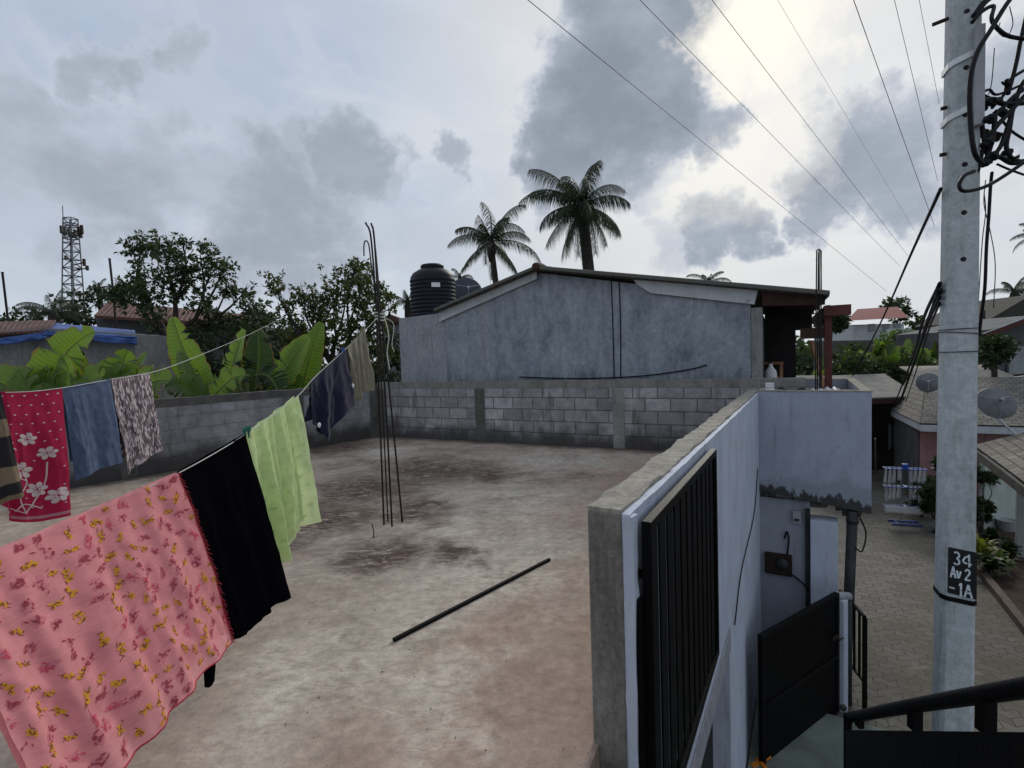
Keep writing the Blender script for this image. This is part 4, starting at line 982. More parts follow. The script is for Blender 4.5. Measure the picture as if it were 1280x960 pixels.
for i in range(8):
    a0 = -.12 + .36 * i / 8 + .06; a1 = -.12 + .36 * (i + 1) / 8 + .06
    f = lambda a, z: tb_ + (tv * math.cos(a) + ts * math.sin(a)) * (Rk + .008) + V((0, 0, z - tb_.z))
    m.add([f(a0, lz - .055), f(a1, lz - .055), f(a1, lz + .055), f(a0, lz + .055)], [(0, 1, 2, 3)])
m.build('label', MT['white2'], wt)
def dish(name, label, c, R, nrm, mat, grid_=False, armlen=.6, stand=None):
    r = thing(name, label, 'satellite dish', c - V((0, 0, R * .5)))
    prof = [(R * q, .28 * R * q * q) for q in (0, .15, .3, .45, .6, .75, .9, 1.0)] + [(R * 1.02, .28 * R + .01), (R * 1.0, .28 * R + .02)] 
    m = MB(); m.lathe([(max(a, .001), b) for a, b in prof], c, 30, axis=nrm); m.build('reflector', mat, r, smooth=True, solid=.01)
    nn = nrm.normalized(); fpt = c + nn * R * 1.0 
    side = nn.cross(V((0, 0, 1))).normalized(); upv = side.cross(nn)
    m = MB()
    for a in (0, 2.1, 4.2):
        m.tube([c + (side * math.cos(a - 1.57) + upv * math.sin(a - 1.57)) * R * .97 + nn * .27 * R, fpt], .008, 6)
    m.tube([fpt, fpt - nn * .1], .04, 10); m.build('feed_arm', MT['grey'], r)
    m = MB(); m.tube([c - nn * .05, c - nn * .15 - V((0, 0, .1)), stand if stand else c - nn * .15 - V((0, 0, R * 1.1))], .025, 8); m.build('mount', MT['grey'], r)
    return r
dish('satellite_dish', 'dark satellite dish behind the roof slope beside the black water tank', P(583, 367, 15), .44, V((.25, -1, .35)), MT['dishdark'])

# ------------------------------------------------------------------ vegetation tools
def banana_leaf(base, tip, width, sag, nrm, tears, seed):
    r = random.Random(seed); base, tip = V(base), V(tip); ctrl = (base + tip) / 2 + sag
    n = 26; m = MB(); mid = []; 
    for i in range(n + 1):
        t = i / n; mid.append(base * (1 - t) ** 2 + ctrl * 2 * t * (1 - t) + tip * t * t)
    for sd_ in (-1, 1):
        tearset = {r.randint(4, n - 3) for _ in range(tears + 1)}
        rows = []
        for i in range(n + 1):
            t = i / n; T = (mid[min(i + 1, n)] - mid[max(i - 1, 0)]).normalized(); s_ = T.cross(nrm).normalized(); nn = s_.cross(T)
            if t < .1: w = width * .5 * .08
            else:
                q = (t - .1) / .9; w = width * .5 * (max(0, math.sin(math.pi * min(1, q ** .62 * .985))) ** .55) * (1 - .12 * q)
            w *= 1 + .05 * math.sin(i * 1.9 + seed)
            e = mid[i] + s_ * sd_ * w + nn * (.30 * w * (1 - .0) - .35 * w * w / max(width, .01)) + T * (w * .16)
            h_ = mid[i] + s_ * sd_ * w * .5 + nn * (.22 * w) + T * (w * .05)
            rows.append((mid[i], h_, e, T, w))
        for i in range(n):
            a, b_ = rows[i], rows[i + 1]; tl = min(1.0, .0)
            e0, e1 = a[2], b_[2]; h0, h1 = a[1], b_[1]
            if i in tearset: e0 = e0 + a[3] * a[4] * .30; h0 = h0 + a[3] * a[4] * .08; e1 = e1 - nrm * 0 
            if (i + 1) in tearset: e1 = e1 - a[3] * a[4] * .18 - V((0, 0, .12 * a[4]))
            u0 = .5 + .5 * sd_ * (a[4] / (width * .5 + 1e-6)); t0, t1 = i / n, (i + 1) / n
            m.add([a[0], b_[0], h1, h0, e1, e0], [(0, 1, 2, 3) if sd_ > 0 else (3, 2, 1, 0), (3, 2, 4, 5) if sd_ > 0 else (5, 4, 2, 3)], 0,
                  [(.5, t0), (.5, t1), (.5 + .25 * sd_, t1), (.5 + .25 * sd_, t0), (.5 + .5 * sd_, t1), (.5 + .5 * sd_, t0)])
    m.tube(mid, [max(.004, .026 * width * (1 - i / n) + .004) for i in range(n + 1)], 6, 1)
    return m
def banana(label, root, height, leaves, mats, group, stem_r=.09):
    """leaves: (base, tip, width, sag vector, normal, tears)"""
    r = thing('banana_plant', label, 'banana plant', root, 0, group)
    m = MB(); top = root + V((0, 0, height)); m.tube([root, lerp(root, top, .5) + V((.03, 0, 0)), top], [stem_r, stem_r * .85, stem_r * .5], 12); m.build('stem', MT['banstem'], r, smooth=True)
    for i, (b_, t_, w, sg, nr, te) in enumerate(leaves):
        banana_leaf(b_, t_, w, sg, nr, te, int(abs(t_.x * 97 + t_.z * 31)) + i).build('leaf', [mats[i % len(mats)], MT['banstem']], r, smooth=True)
    return r
TOCAM = V((0, -1, .25))
def bl_px(b, t, w, d, sagpx=0, nr=TOCAM, te=2, dt=0.):
    B_, T_ = P(b[0], b[1], d), P(t[0], t[1], d + dt); k = d / F
    return (B_, T_, w * k, V((sagpx[0] * k, 0, sagpx[1] * k)) if sagpx else V((0, 0, 0)), nr, te)
def px_root(px, d, z=GZ): p = P(px, 480, d); return V((p.x, p.y, z))
GB = 'banana plants behind the left block wall'
def bp(label, px, d, top, leaves, mats):
    r = px_root(px, d); banana(label, r, P(px, top, d).z - r.z, leaves, mats, GB)
b1, b2, b3 = MT['ban1'], MT['ban2'], MT['ban3']
bp('banana plant at the far left with one broad leaf arching up to the right', 45, 8.8, 480,
   [bl_px((60, 510), (118, 414), 60, 8.8, (-22, 24), V((.5, -1, .5)), 2), bl_px((40, 510), (20, 462), 52, 8.5, (4, 10), V((-.2, -1, .3)), 1), bl_px((50, 515), (-22, 478), 55, 8.7, (-10, 30), TOCAM, 3)], [b1, b1, b2])
bp('banana plant with two short folded bright leaves above the faded blue cloth', 105, 8.9, 492,
   [bl_px((92, 506), (76, 446), 52, 8.6, (10, 12), V((-.6, -1, .2)), 1), bl_px((100, 506), (130, 470), 55, 8.5, (0, 18), V((.3, -1, .8)), 2), bl_px((110, 506), (70, 440), 44, 9.2, (10, 26), V((-.3, -1, .6)), 2), bl_px((95, 510), (44, 480), 47, 8.7, (-8, 28), TOCAM, 3)], [b1, b1, b2, b1])
bp('banana plant with a folded upright leaf above the flecked cloth', 155, 9.2, 486,
   [bl_px((150, 506), (160, 438), 47, 9.0, (-8, 8), V((.7, -1, .2)), 1), bl_px((150, 508), (184, 442), 39, 9.3, (2, 10), V((-.7, -1, .3)), 2), bl_px((160, 506), (120, 462), 52, 8.9, (-6, 24), V((0, -1, .6)), 2), bl_px((165, 508), (212, 476), 55, 9.0, (0, 24), V((.3, -1, .7)), 3)], [b1, b2, b1, b1])
bp('banana plant with the tall broad leaf leaning left in front of the tree trunk', 262, 10.2, 478,
   [bl_px((266, 512), (216, 397), 42, 10.2, (-8, 2), V((.25, -1, .05)), 1), bl_px((250, 500), (206, 486), 34, 9.7, (0, 22), V((-.4, -1, .7)), 3), bl_px((262, 505), (305, 470), 40, 9.7, (6, 22), V((.2, -1, .7)), 4), bl_px((255, 505), (224, 440), 24, 9.9, (-6, 12), V((.9, -.6, .2)), 3)], [b1, b2, b1, b2])
bp('banana plant with torn bright leaf and dark drooping leaf at its centre', 308, 10.6, 478,
   [bl_px((280, 510), (306, 412), 40, 10.5, (-4, 6), V((-.55, -1, .1)), 9), bl_px((316, 508), (322, 413), 40, 10.9, (8, 12), V((.5, -1, .1)), 3), bl_px((318, 470), (352, 508), 40, 10.4, (10, 30), V((.2, -1, .8)), 10), bl_px((312, 470), (290, 512), 42, 10.3, (-10, 24), V((-.3, -1, .7)), 8)], [b1, b3, b3, b2])
bp('banana plant with a clean pointed leaf leaning right over the block wall', 338, 11.2, 482,
   [bl_px((328, 512), (386, 420), 46, 11.0, (-3, 3), V((-.15, -1, .25)), 0), bl_px((338, 508), (330, 445), 30, 11.3, (-3, 6), V((.6, -1, .1)), 2)], [b1, b2])
bp('banana plant with a single upright rounded leaf nearest the rebar', 384, 11.6, 484,
   [bl_px((372, 515), (402, 403), 37, 11.5, (-5, 3), V((.18, -1, .1)), 0), bl_px((380, 510), (360, 470), 34, 11.2, (0, 14), V((-.3, -1, .6)), 3)], [b2, b1])

def leafcard(m, p, d, up, L, Wd, mi=0):
    s_ = d.cross(up)
    if s_.length < .01: s_ = V((1, 0, 0))
    s_.normalize(); nn = s_.cross(d); q = p + d * L
    mid = p + d * L * .5
    m.add([p, mid + s_ * Wd * .5 + nn * Wd * .14, q, mid - s_ * Wd * .5 + nn * Wd * .14], [(0, 1, 2), (0, 2, 3)], mi)
def rdir(r, bias=V((0, 0, 0))):
    while True:
        v = V((r.uniform(-1, 1), r.uniform(-1, 1), r.uniform(-1, 1)))
        if .05 < v.length < 1: return (v.normalized() + bias).normalized()
def tree(name, label, cat, root, fork, clumps, leaf, lw_, mat, trunk_r=.15, dens=1.0, group=None, seed=1, limbs=True, upw=False, barkm=None, droop=.35):
    """clumps: (centre Vector, radius, leaves)"""
    r = random.Random(seed); t = thing(name, label, cat, root, 0, group)
    m = MB(); pts = curve([root, lerp(root, fork, .5) + V((r.uniform(-.2, .2), 0, 0)), fork], 10)
    m.tube(pts, [trunk_r * (1 - .35 * i / 10) for i in range(11)], 8)
    if limbs:
        cs = [c for c, _, _ in clumps]; ng = max(1, min(5, len(cs) // 4)); order = sorted(range(len(cs)), key=lambda i: cs[i].x)
        for g_ in range(ng):
            mem = order[g_ * len(cs) // ng:(g_ + 1) * len(cs) // ng]; ctr_ = V((0, 0, 0))
            for i in mem: ctr_ += cs[i]
            ctr_ /= len(mem); hub = lerp(fork, ctr_, .6) + V((0, 0, -.1 * (ctr_ - fork).length))
            m.tube(curve([fork, lerp(fork, hub, .5) + V((r.uniform(-.2, .2), 0, r.uniform(-.1, .15))), hub], 8), [trunk_r * (.6 - .25 * i / 8) for i in range(9)], 7)
            for i in mem:
                c, rad, k = clumps[i]
                mid = lerp(hub, c, .5) + V((r.uniform(-.3, .3), r.uniform(-.2, .2), r.uniform(-.25, .05))) * min(1, (c - hub).length)
                m.tube(curve([hub, mid, c], 9), [trunk_r * .3 * (1 - .7 * i_ / 9) for i_ in range(10)], 6)
                for _ in range(5):
                    e = c + rdir(r) * rad * .95; s0_ = lerp(mid, c, r.uniform(.4, 1))
                    m.tube(curve([s0_, lerp(s0_, e, .5) + V((0, 0, -.06 * rad)), e], 4), [trunk_r * .10, trunk_r * .09, trunk_r * .07, trunk_r * .05, trunk_r * .035], 5)
    m.build('trunk', barkm or MT['bark'], t, smooth=True)
    m = MB()
    for c, rad, k in clumps:
        # leaves gather in rosettes spread through the clump's volume
        nr = max(3, int(k * dens / 9))
        for _ in range(nr):
            p = c + V((r.gauss(0, .46), r.gauss(0, .46), r.gauss(0, .36))) * rad
            ax = (rdir(r) + (p - c).normalized() * .6).normalized() if (p - c).length > .01 else rdir(r)
            for q in range(9):
                d = (ax * .5 + rdir(r) + V((0, 0, -droop))).normalized()
                leafcard(m, p + d * leaf * .1, d, rdir(r, V((0, 0, .8))), leaf * r.uniform(.7, 1.2), lw_ * r.uniform(.8, 1.2))
    m.build('crown', mat, t); return t
def clp(px, py, d, rpx, n, r_=None): return (P(px, py, d + (r_ or rnd).uniform(-.6, .6)), rpx * d / F, n)

# left broadleaf tree with open branching
d = 15.5
tree('tree', 'open branched broadleaf tree rising behind the banana plants with sky showing through', 'tree', px_root(228, d), P(212, 425, d),
     [clp(190, 302, d, 24, 130), clp(165, 312, d, 16, 70), clp(205, 312, d, 22, 120), clp(225, 330, d, 26, 150), clp(250, 318, d, 24, 130), clp(265, 335, d, 20, 110), clp(240, 352, d, 26, 140), clp(215, 352, d, 22, 110),
      clp(178, 350, d, 22, 120), clp(160, 358, d, 20, 110), clp(185, 372, d, 22, 130), clp(150, 372, d, 18, 80), clp(285, 358, d, 16, 70), clp(303, 368, d, 16, 70), clp(318, 385, d, 14, 55), clp(255, 385, d, 20, 90), clp(260, 410, d, 24, 110), clp(275, 395, d, 16, 60),
      clp(190, 395, d, 16, 60), clp(228, 300, d, 8, 18), clp(280, 335, d, 12, 40), clp(300, 405, d, 20, 80), clp(200, 440, d, 16, 50), clp(180, 430, d, 14, 40)],
     .155, .066, MT['leafA'], .17, 3.0, None, 3)
d = 17.5
tree('tree', 'yellowish green bushy tree behind the rebar bundle', 'tree', px_root(415, d), P(415, 455, d),
     [clp(340, 352, d, 14, 50), clp(346, 362, d, 10, 30), clp(380, 370, d, 18, 100), clp(395, 385, d, 20, 120), clp(360, 385, d, 16, 70), clp(430, 350, d, 22, 150), clp(445, 332, d, 15, 80), clp(455, 352, d, 20, 130), clp(420, 372, d, 24, 170), clp(450, 378, d, 26, 190), clp(470, 365, d, 16, 90),
      clp(405, 400, d, 24, 150), clp(435, 410, d, 30, 200), clp(465, 405, d, 22, 150), clp(375, 405, d, 16, 80), clp(410, 430, d, 26, 160), clp(445, 440, d, 30, 200), clp(475, 385, d, 14, 50), clp(487, 372, d, 10, 24), clp(360, 425, d, 14, 50), clp(392, 440, d, 22, 90), clp(475, 440, d, 20, 110), clp(490, 380, d, 8, 14)],
     .155, .068, MT['leafB'], .16, 3.6, None, 8)
d = 20
tree('bush', 'dark dense shrub filling the gap between the yellowish tree and the annex wall', 'bush', px_root(470, d), P(470, 470, d),
     [clp(x, y, d, 26, 240) for x, y in ((450, 455), (480, 445), (470, 475), (500, 460), (440, 480), (478, 418), (505, 440), (420, 470))], .22, .09, MT['leafD'], .12, 1.2, None, 12)
d = 15
tree('bush', 'dark leafy bush low in front of the far red roofed shed', 'bush', px_root(265, d), P(265, 470, d),
     [clp(x, y, d, 26, 170) for x, y in ((250, 430), (285, 420), (330, 425), (300, 445), (345, 445), (225, 450), (270, 460), (320, 465), (200, 462))], .22, .08, MT['leafD'], .1, 1.1, None, 13)
tree('bush', 'mid green bushes filling the gap behind the banana plants between the two broadleaf trees', 'bush', px_root(320, 19), P(320, 460, 19),
     [clp(x, y, 19, 22, 200) for x, y in ((300, 408), (325, 400), (345, 410), (365, 418), (310, 430), (340, 435), (375, 440), (395, 425))], .2, .09, MT['leafF'], .1, 1.2, None, 14)
# distant dark tree mass on the far left (several separate trees)
for i, (px, py, rr, lab) in enumerate(((20, 398, 30, 'rounded dark tree at the far left edge above the rusty shed roof'), (118, 375, 34, 'leafy dark tree below the lattice tower'), (160, 392, 30, 'low dark tree in front of the long red brown roof'), (330, 400, 26, 'dark tree between the open tree and the yellowish tree'))):
    d = 24 + i
    tree('tree', lab, 'tree', px_root(px, d), P(px, py + 40, d), [clp(px + rnd.uniform(-rr, rr) * 1.0, py + rnd.uniform(-rr * .35, rr * .9), d, rr * .55, 130) for _ in range(9)], .26, .10, MT['leafD'], .16, 1.2, 'trees beyond the left wall', 20 + i)

def palm(name, label, root, crown, fl, nf, seed, trunk_r=.16, spread=(-.6, 1.2), mat=None, dry=0, leaflet=.5, group=None):
    r = random.Random(seed); t = thing(name, label, 'palm tree', root, 0, group)
    m = MB(); pts = curve([root, lerp(root, crown, .5) + V((.25, 0, 0)), crown], 12)
    m.tube(pts, [trunk_r * (1.25 - .35 * i / 12) for i in range(13)], 10)
    m.lathe([(trunk_r * .9, -.9), (trunk_r * 1.5, -.3), (trunk_r * 1.3, .1), (0.02, .5)], crown, 10); m.build('trunk', MT['palmbark'], t, smooth=True)
    for i in range(nf):
        az = i * 2.399 + r.uniform(-.25, .25); el = lerp(spread[1], spread[0], (i / (nf - 1)) ** .9) + r.uniform(-.2, .2)
        if nf > 12 and 2 < i < nf - 4 and r.random() < .07: continue
        L = fl * r.uniform(.70, 1.15) * (.8 if el > 1.1 else 1); hdv = V((math.cos(az), math.sin(az), 0)); tw_ = r.uniform(-.06, .06)
        pts = []; p = crown + V((0, 0, .2)); e = el
        for k in range(15):
            pts.append(p.copy()); p = p + (hdv * math.cos(e) + V((0, 0, 1)) * math.sin(e)) * L / 14; hdv = (Matrix.Rotation(tw_, 3, 'Z') @ hdv); e -= lerp(.035, .19, k / 14) * (1.0 if el > -.2 else .5)
        m = MB(); m.tube(pts, [.035 * fl / 3 * (1 - .85 * k / 14) for k in range(15)], 5)
        nl = 64
        for k in range(nl):
            q = .12 + .88 * k / nl; a = q * 14; j = min(int(a), 13); p = lerp(pts[j], pts[j + 1], a - j); T = (pts[j + 1] - pts[j]).normalized()
            sd_ = T.cross(V((0, 0, 1)))
            if sd_.length < .1: sd_ = V((-hdv.y, hdv.x, 0))
            sd_.normalize(); ll = leaflet * fl / 3 * (math.sin(math.pi * (.12 + .83 * q)) ** .6) * r.uniform(.8, 1.15)
            for s_ in (-1, 1):
                dv_ = (sd_ * s_ * .60 + T * .45 + V((0, 0, -.65 - .6 * r.random()))).normalized()
                w_ = .027 * fl / 3
                e_ = p + dv_ * ll + V((0, 0, -.40 * ll)); md = p + dv_ * ll * .55
                wv = T * w_
                m.add([p - wv * .5, p + wv * .5, md + wv * .5, md - wv * .5, e_], [(0, 1, 2, 3), (3, 2, 4)])
        m.build('frond', mat or MT['palm'], t)
    return t
def palm_px(label, px, py, d, fr, nf, seed, tr=.16, **kw):
    c = P(px, py, d); palm('coconut_palm', label, V((c.x + .3, c.y, GZ)), c, fr * d / F, nf, seed, tr, **kw)
palm_px('tall coconut palm with a thick drooping crown directly behind the house ridge', 728, 262, 26, 82, 34, 5, .30, spread=(-1.05, 1.52), leaflet=.66)
palm_px('smaller coconut palm left of the tall palm, between the water tank and the ridge', 614, 306, 28, 70, 20, 9, .17, spread=(-.6, 1.45), leaflet=.56)
palm_px('young palm showing just left of the water tank', 510, 385, 20, 40, 9, 11, .10, spread=(-.1, 1.3))
palm_px('small palm tuft between the water tank and the dark dish', 575, 352, 30, 28, 8, 13, .12, spread=(0, 1.4))
palm_px('palm crown just clearing the dark sheet roof above the white barge board', 886, 358, 26, 30, 14, 15, .15, spread=(-.4, 1.3))
palm_px('dark coconut palm at the left below the lattice tower', 68, 398, 22, 44, 14, 17, .16, spread=(.1, 1.4))
palm_px('small windblown palm beside the thin post on the left', 124, 365, 26, 22, 9, 19, .08, spread=(-.3, 1.3))
palm_px('coconut palm above the red fascia house at the right picture edge', 1268, 368, 40, 36, 14, 21, .2, spread=(-.5, 1.3))
palm_px('palm whose frond tips only reach into the right picture edge', 1300, 298, 26, 34, 12, 23, .2, spread=(-.3, 1.2))

# ------------------------------------------------------------------ left background buildings
sd_ = thing('shed', 'grey cement shed at far left with rusty sheet and blue tarpaulin roof', 'shed', px_root(60, 13))
def qd(m, pts, off, mi=0): m.prism(pts, off, mi)
back = V((0, 3, 0))
m = MB(); m.prism([P(-160, 424, 13), P(58, 410, 13), P(168, 418, 13), V((P(168, 428, 13).x, P(168, 428, 13).y, GZ)), V((P(-160, 432, 13).x, P(-160, 432, 13).y, GZ))], back); m.build('shed_wall', MT['shed'], sd_)
def flat_sheet(name, quad, mat, parent, th=.05, wav=0, uvs=(4, 3), nu=30, nv=14, seed=0):
    a, b_, c, d_ = quad; m = MB()
    def f(u, v):
        p = lerp(lerp(a, b_, u), lerp(d_, c, u), v); return p + V((0, 0, wav * mnoise.noise(V((u * 9 + seed, v * 5, 0)))))
    m.grid(f, nu, nv, 0, uvs); return m.build(name, mat, parent, smooth=wav > 0, solid=th)
flat_sheet('rusty_sheet', [P(-160, 428, 12.7), P(58, 414, 12.7), P(70, 401, 16), P(-160, 408, 16)], MT['rustroof'], sd_, .06)
flat_sheet('tarpaulin', [P(52, 416, 12.6), P(172, 422, 12.6), P(168, 413, 16), P(66, 404, 16)], MT['tarp'], sd_, .02, .035)
m = MB()
def tf(u, v): p = lerp(P(-60, 432, 12.55), P(62, 414, 12.55), u); return p + V((0, -.02 + .03 * mnoise.noise(V((u * 8, v * 2, 3))), -.17 * v * (1 + .2 * mnoise.noise(V((u * 5, 0, 1))))))
m.grid(tf, 40, 6); m.build('tarpaulin_flap', MT['tarp'], sd_, smooth=True, solid=.01)
m = MB()
def tf2(u, v): p = lerp(P(54, 413, 12.55), P(172, 424, 12.55), u); return p + V((0, -.02 + .03 * mnoise.noise(V((u * 8, v * 2, 7))), -.15 * v * (1 + .4 * mnoise.noise(V((u * 5, 0, 9))))))
m.grid(tf2, 40, 6); m.build('tarpaulin_flap', MT['tarp'], sd_, smooth=True, solid=.01)
rh = thing('long_house', 'long low building with a red brown roof behind the open branched tree', 'house', px_root(220, 22))
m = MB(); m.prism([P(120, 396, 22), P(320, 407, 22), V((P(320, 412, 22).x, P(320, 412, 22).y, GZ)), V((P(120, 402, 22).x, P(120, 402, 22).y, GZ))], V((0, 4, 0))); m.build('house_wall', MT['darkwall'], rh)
flat_sheet('house_roof', [P(118, 396, 21.2), P(325, 408, 21.2), P(325, 396, 25), P(135, 378, 25)], MT['rustroof'], rh, .12)
m = MB(); m.prism([P(240, 425, 21.9), P(262, 426, 21.9), P(262, 448, 21.9), P(240, 447, 21.9)], V((0, .05, 0))); m.build('window', MT['dark'], rh)
rs = thing('far_roof', 'small orange tiled roof glimpsed between the rebar bundle and the annex wall', 'house', px_root(488, 26))
m = MB(); m.prism([P(478, 404, 26), P(500, 404, 26), V((P(500, 404, 26).x, P(500, 404, 26).y, GZ)), V((P(478, 404, 26).x, P(478, 404, 26).y, GZ))], V((0, 3, 0))); m.build('house_wall', MT['shed'], rs)
m = MB(); m.prism([P(474, 405, 25.6), P(508, 402, 25.6), P(486, 392, 25.6)], V((0, 4, 0))); m.build('house_roof', MT['ridge'], rs)
# thin posts
for (a, b_, d, lab) in (((10, 400), (3, 341), 18, 'thin leaning post at the left picture edge'), ((142, 370), (137, 324), 18, 'thin dark post standing left of the open branched tree')):
    m = MB(); p = P(a[0], a[1], d); m.tube([V((p.x, p.y, GZ)), p, P(b_[0], b_[1], d)], .035, 8); m.tube([P(b_[0], b_[1] - 1, d), P(b_[0], b_[1], d)], .045, 8); tag(m.build('post', MT['bars']), lab, 'post')

# cell tower
tw = thing('lattice_tower', 'tall steel lattice telecom tower with panel antennas far off at the left', 'tower', px_root(92, 85))
D = 85
tb0 = px_root(94, D); th_ = P(88, 273, D); cz = th_.z; kx = D / F
ctr = lambda z: lerp(V((tb0.x, tb0.y, GZ)), th_, (z - GZ) / (cz - GZ))
hwid = lambda z: lerp(10.5 * kx, 5.0 * kx, min(1, max(0, (z - GZ) / (cz - GZ))))
zs = [GZ + (cz - GZ) * i / 22 for i in range(23)]
cn = lambda z, k: ctr(z) + V((hwid(z) * (1, 1, -1, -1)[k], hwid(z) * (1, -1, -1, 1)[k], 0))
m = MB()
for k in range(4): m.tube([cn(z, k) for z in zs], .11, 5)
m.build('leg', MT['steel'], tw)
m = MB()
for i in range(22):
    for k in range(4):
        a, b_ = (zs[i], zs[i + 1]) if i % 2 == k % 2 else (zs[i + 1], zs[i])
        m.tube([cn(a, k), cn(b_, (k + 1) % 4)], .06, 4); m.tube([cn(zs[i + 1], k), cn(zs[i + 1], (k + 1) % 4)], .08, 4)
m.build('bracing', MT['steel'], tw)
for (dx, py, h_) in ((-12.5, 287, 13), (-8, 289, 14), (9, 288, 13), (13, 287, 15), (-3, 290, 14), (4, 292, 13), (11, 293, 12), (-11, 322, 7), (11, 328, 12), (14, 335, 8)):
    p = P(89 + dx + (py - 285) * .12, py, D - 2); m = MB(); m.box(p.x - .17, p.x + .17, p.y - .15, p.y + .15, p.z - h_ * kx * .36, p.z + h_ * kx * .36); m.bar(p, ctr(p.z), .15); m.build('antenna', MT['pvcdark'] if dx < 5 else MT['rust'], tw)
m = MB(); 
for zq in (280, 298): 
    z_ = P(88, zq, D).z; c = ctr(z_); R_ = 1.35 * hwid(z_)
    m.tube([c + V((R_ * math.cos(k * .6283), R_ * math.sin(k * .6283), 0)) for k in range(11)], .1, 4)
m.build('platform', MT['steel'], tw)
m = MB(); m.tube([P(79, 275, D), P(78, 257, D)], .07, 5); m.build('lightning_rod', MT['steel'], tw)

# ------------------------------------------------------------------ right background
def wallq(m, px0, px1, ytop0, ytop1, d0, d1, zb, thick=V((0, .2, 0))):
    a, b_ = P(px0, ytop0, d0), P(px1, ytop1, d1)
    m.prism([V((a.x, a.y, zb)), V((b_.x, b_.y, zb)), b_, a], thick)
# far red-roofed house
fh = thing('hillside_house', 'distant white two storey house with a red hipped roof and balcony', 'house', px_root(1100, 62))
D = 62
HZ = P(1100, 442, D).z
m = MB(); wallq(m, 1066, 1130, 406, 404, D, D, HZ - 3, V((0, 8, 0))); m.build('house_wall', MT['cream'], fh)
rA, rB, rC, rD = P(1058, 401, D - 1.5), P(1136, 397, D - 1.5), P(1136, 397, D + 9), P(1058, 401, D + 9)
q0, q1 = P(1072, 384, D + 3.5), P(1122, 381, D + 3.5)
q0.z = rA.z + 1.7; q1.z = rB.z + 1.7
m = MB(); m.add([rA, rB, rC, rD, q0, q1], [(0, 1, 5, 4), (1, 2, 5), (2, 3, 4, 5), (3, 0, 4), (3, 2, 1, 0)]); m.build('house_roof', MT['redroof'], fh)
m = MB(); wallq(m, 1110, 1146, 411, 410, D - 2.5, D - 2.5, P(1110, 419, D - 2.5).z, V((0, .3, 0))); m.build('balcony', MT['cream'], fh)
for i, px in enumerate((1086, 1104, 1118)):
    m = MB(); a, b_ = P(px, 405, D - .1), P(px + 8, 404.5, D - .1); m.prism([a, b_, b_ - V((0, 0, .9)), a - V((0, 0, .9))], V((0, .2, 0))); m.build('window', MT['glass'], fh)
m = MB(); wallq(m, 1030, 1165, 426, 424, D - 6, D - 6, GZ, V((0, 2, 0))); tag(m.build('retaining_wall', MT['darkcol']), 'long grey retaining wall below the distant red roofed house', 'wall')
def blob_tree(label, px, py, d, rpx, mat, seed, n=8, leaf=.3, group=None, k=110, name='tree'):
    r = random.Random(seed)
    tree(name, label, name, px_root(px, d), P(px, py + rpx * .8, d), [(P(px + r.uniform(-rpx, rpx) * .8, py + r.uniform(-rpx, rpx) * .6, d + r.uniform(-.5, .5)), rpx * .5 * d / F, k) for _ in range(n)], leaf, leaf * .42, mat, .12, 1.1, group, seed, True)
GR = 'trees around the distant red roofed house'
blob_tree('dark rounded tree left of the distant red roofed house', 1040, 404, 58, 15, MT['leafF'], 31, 9, .7, GR)
blob_tree('small tree rising behind the red hipped roof', 1125, 388, 75, 16, MT['leafF'], 32, 7, .7, GR)
blob_tree('tree right of the distant balcony, half behind the pole', 1150, 412, 50, 16, MT['leafF'], 33, 8, .6, GR)
blob_tree('low green tree under the distant balcony', 1120, 428, 34, 24, MT['leafL'], 34, 9, .3, GR, 130)
blob_tree('rounded dark green shrub just right of the concrete pole', 1243, 437, 17, 22, MT['leafD'], 35, 12, .16, None, 190, 'shrub')
blob_tree('low light shrub between the banana plants and the porch post', 1058, 440, 26, 20, MT['leafF'], 36, 8, .28, GR, 130)
# banana thicket on the right
GBR = 'banana plants beyond the lean to roof'
labs = ['banana plant just right of the red porch post', 'banana plant behind the tank box with upright pale leaves', 'banana plant with a tall upright leaf below the far red roof', 'banana plant in the middle of the thicket with broad dark leaves', 'banana plant left of the slanting cables', 'banana plant partly behind the slanting cables', 'banana plant close to the left side of the concrete pole', 'banana plant at the right picture edge below the red fascia']
for i, (px, d, py) in enumerate(((1052, 22, 446), (1074, 22.5, 440), (1095, 23, 432), (1108, 22, 442), (1128, 23, 434), (1145, 22, 442), (1163, 23, 440), (1272, 22.5, 448))):
    r = random.Random(100 + i); lv = []
    for k in range(7):
        a = r.uniform(-1.2, 1.2) if k else .1; L_ = r.uniform(30, 46)
        bx_, by_ = px + r.uniform(-4, 4), py + 26 + r.uniform(-4, 6)
        lv.append(bl_px((bx_, by_), (bx_ + math.sin(a) * L_, by_ - math.cos(a) * L_ * .9 + abs(a) * 8), r.uniform(13, 19), d, (math.sin(a) * 4, 8 * abs(a) + 2), V((r.uniform(-.6, .6), -1, r.uniform(.2, .9))), r.randint(1, 5), r.uniform(-.8, .5)))
    rt = px_root(px, d); banana(labs[i], rt, P(px, py + 28, d).z - rt.z, lv, [b2, b1, b3, b2] if i != 3 else [b3, b2], GBR)
tree('hedge', 'dark mass of undergrowth below the right hand banana plants', 'hedge', px_root(1105, 21.5), P(1105, 480, 21.5), [clp(x, y, 21.6, 22, 200) for x, y in ((1048, 465), (1062, 475), (1080, 462), (1098, 470), (1116, 462), (1134, 470), (1150, 464), (1164, 472), (1245, 468), (1268, 472), (1070, 450), (1140, 452), (1120, 478), (1090, 480))], .24, .10, MT['leafA'], .1, 1.1, None, 50)
m = banana_leaf(P(1078, 475, 20.2), P(1114, 471, 20.2), 11 * 20 / F, V((0, 0, .2)), V((0, -.3, 1)), 3, 5)
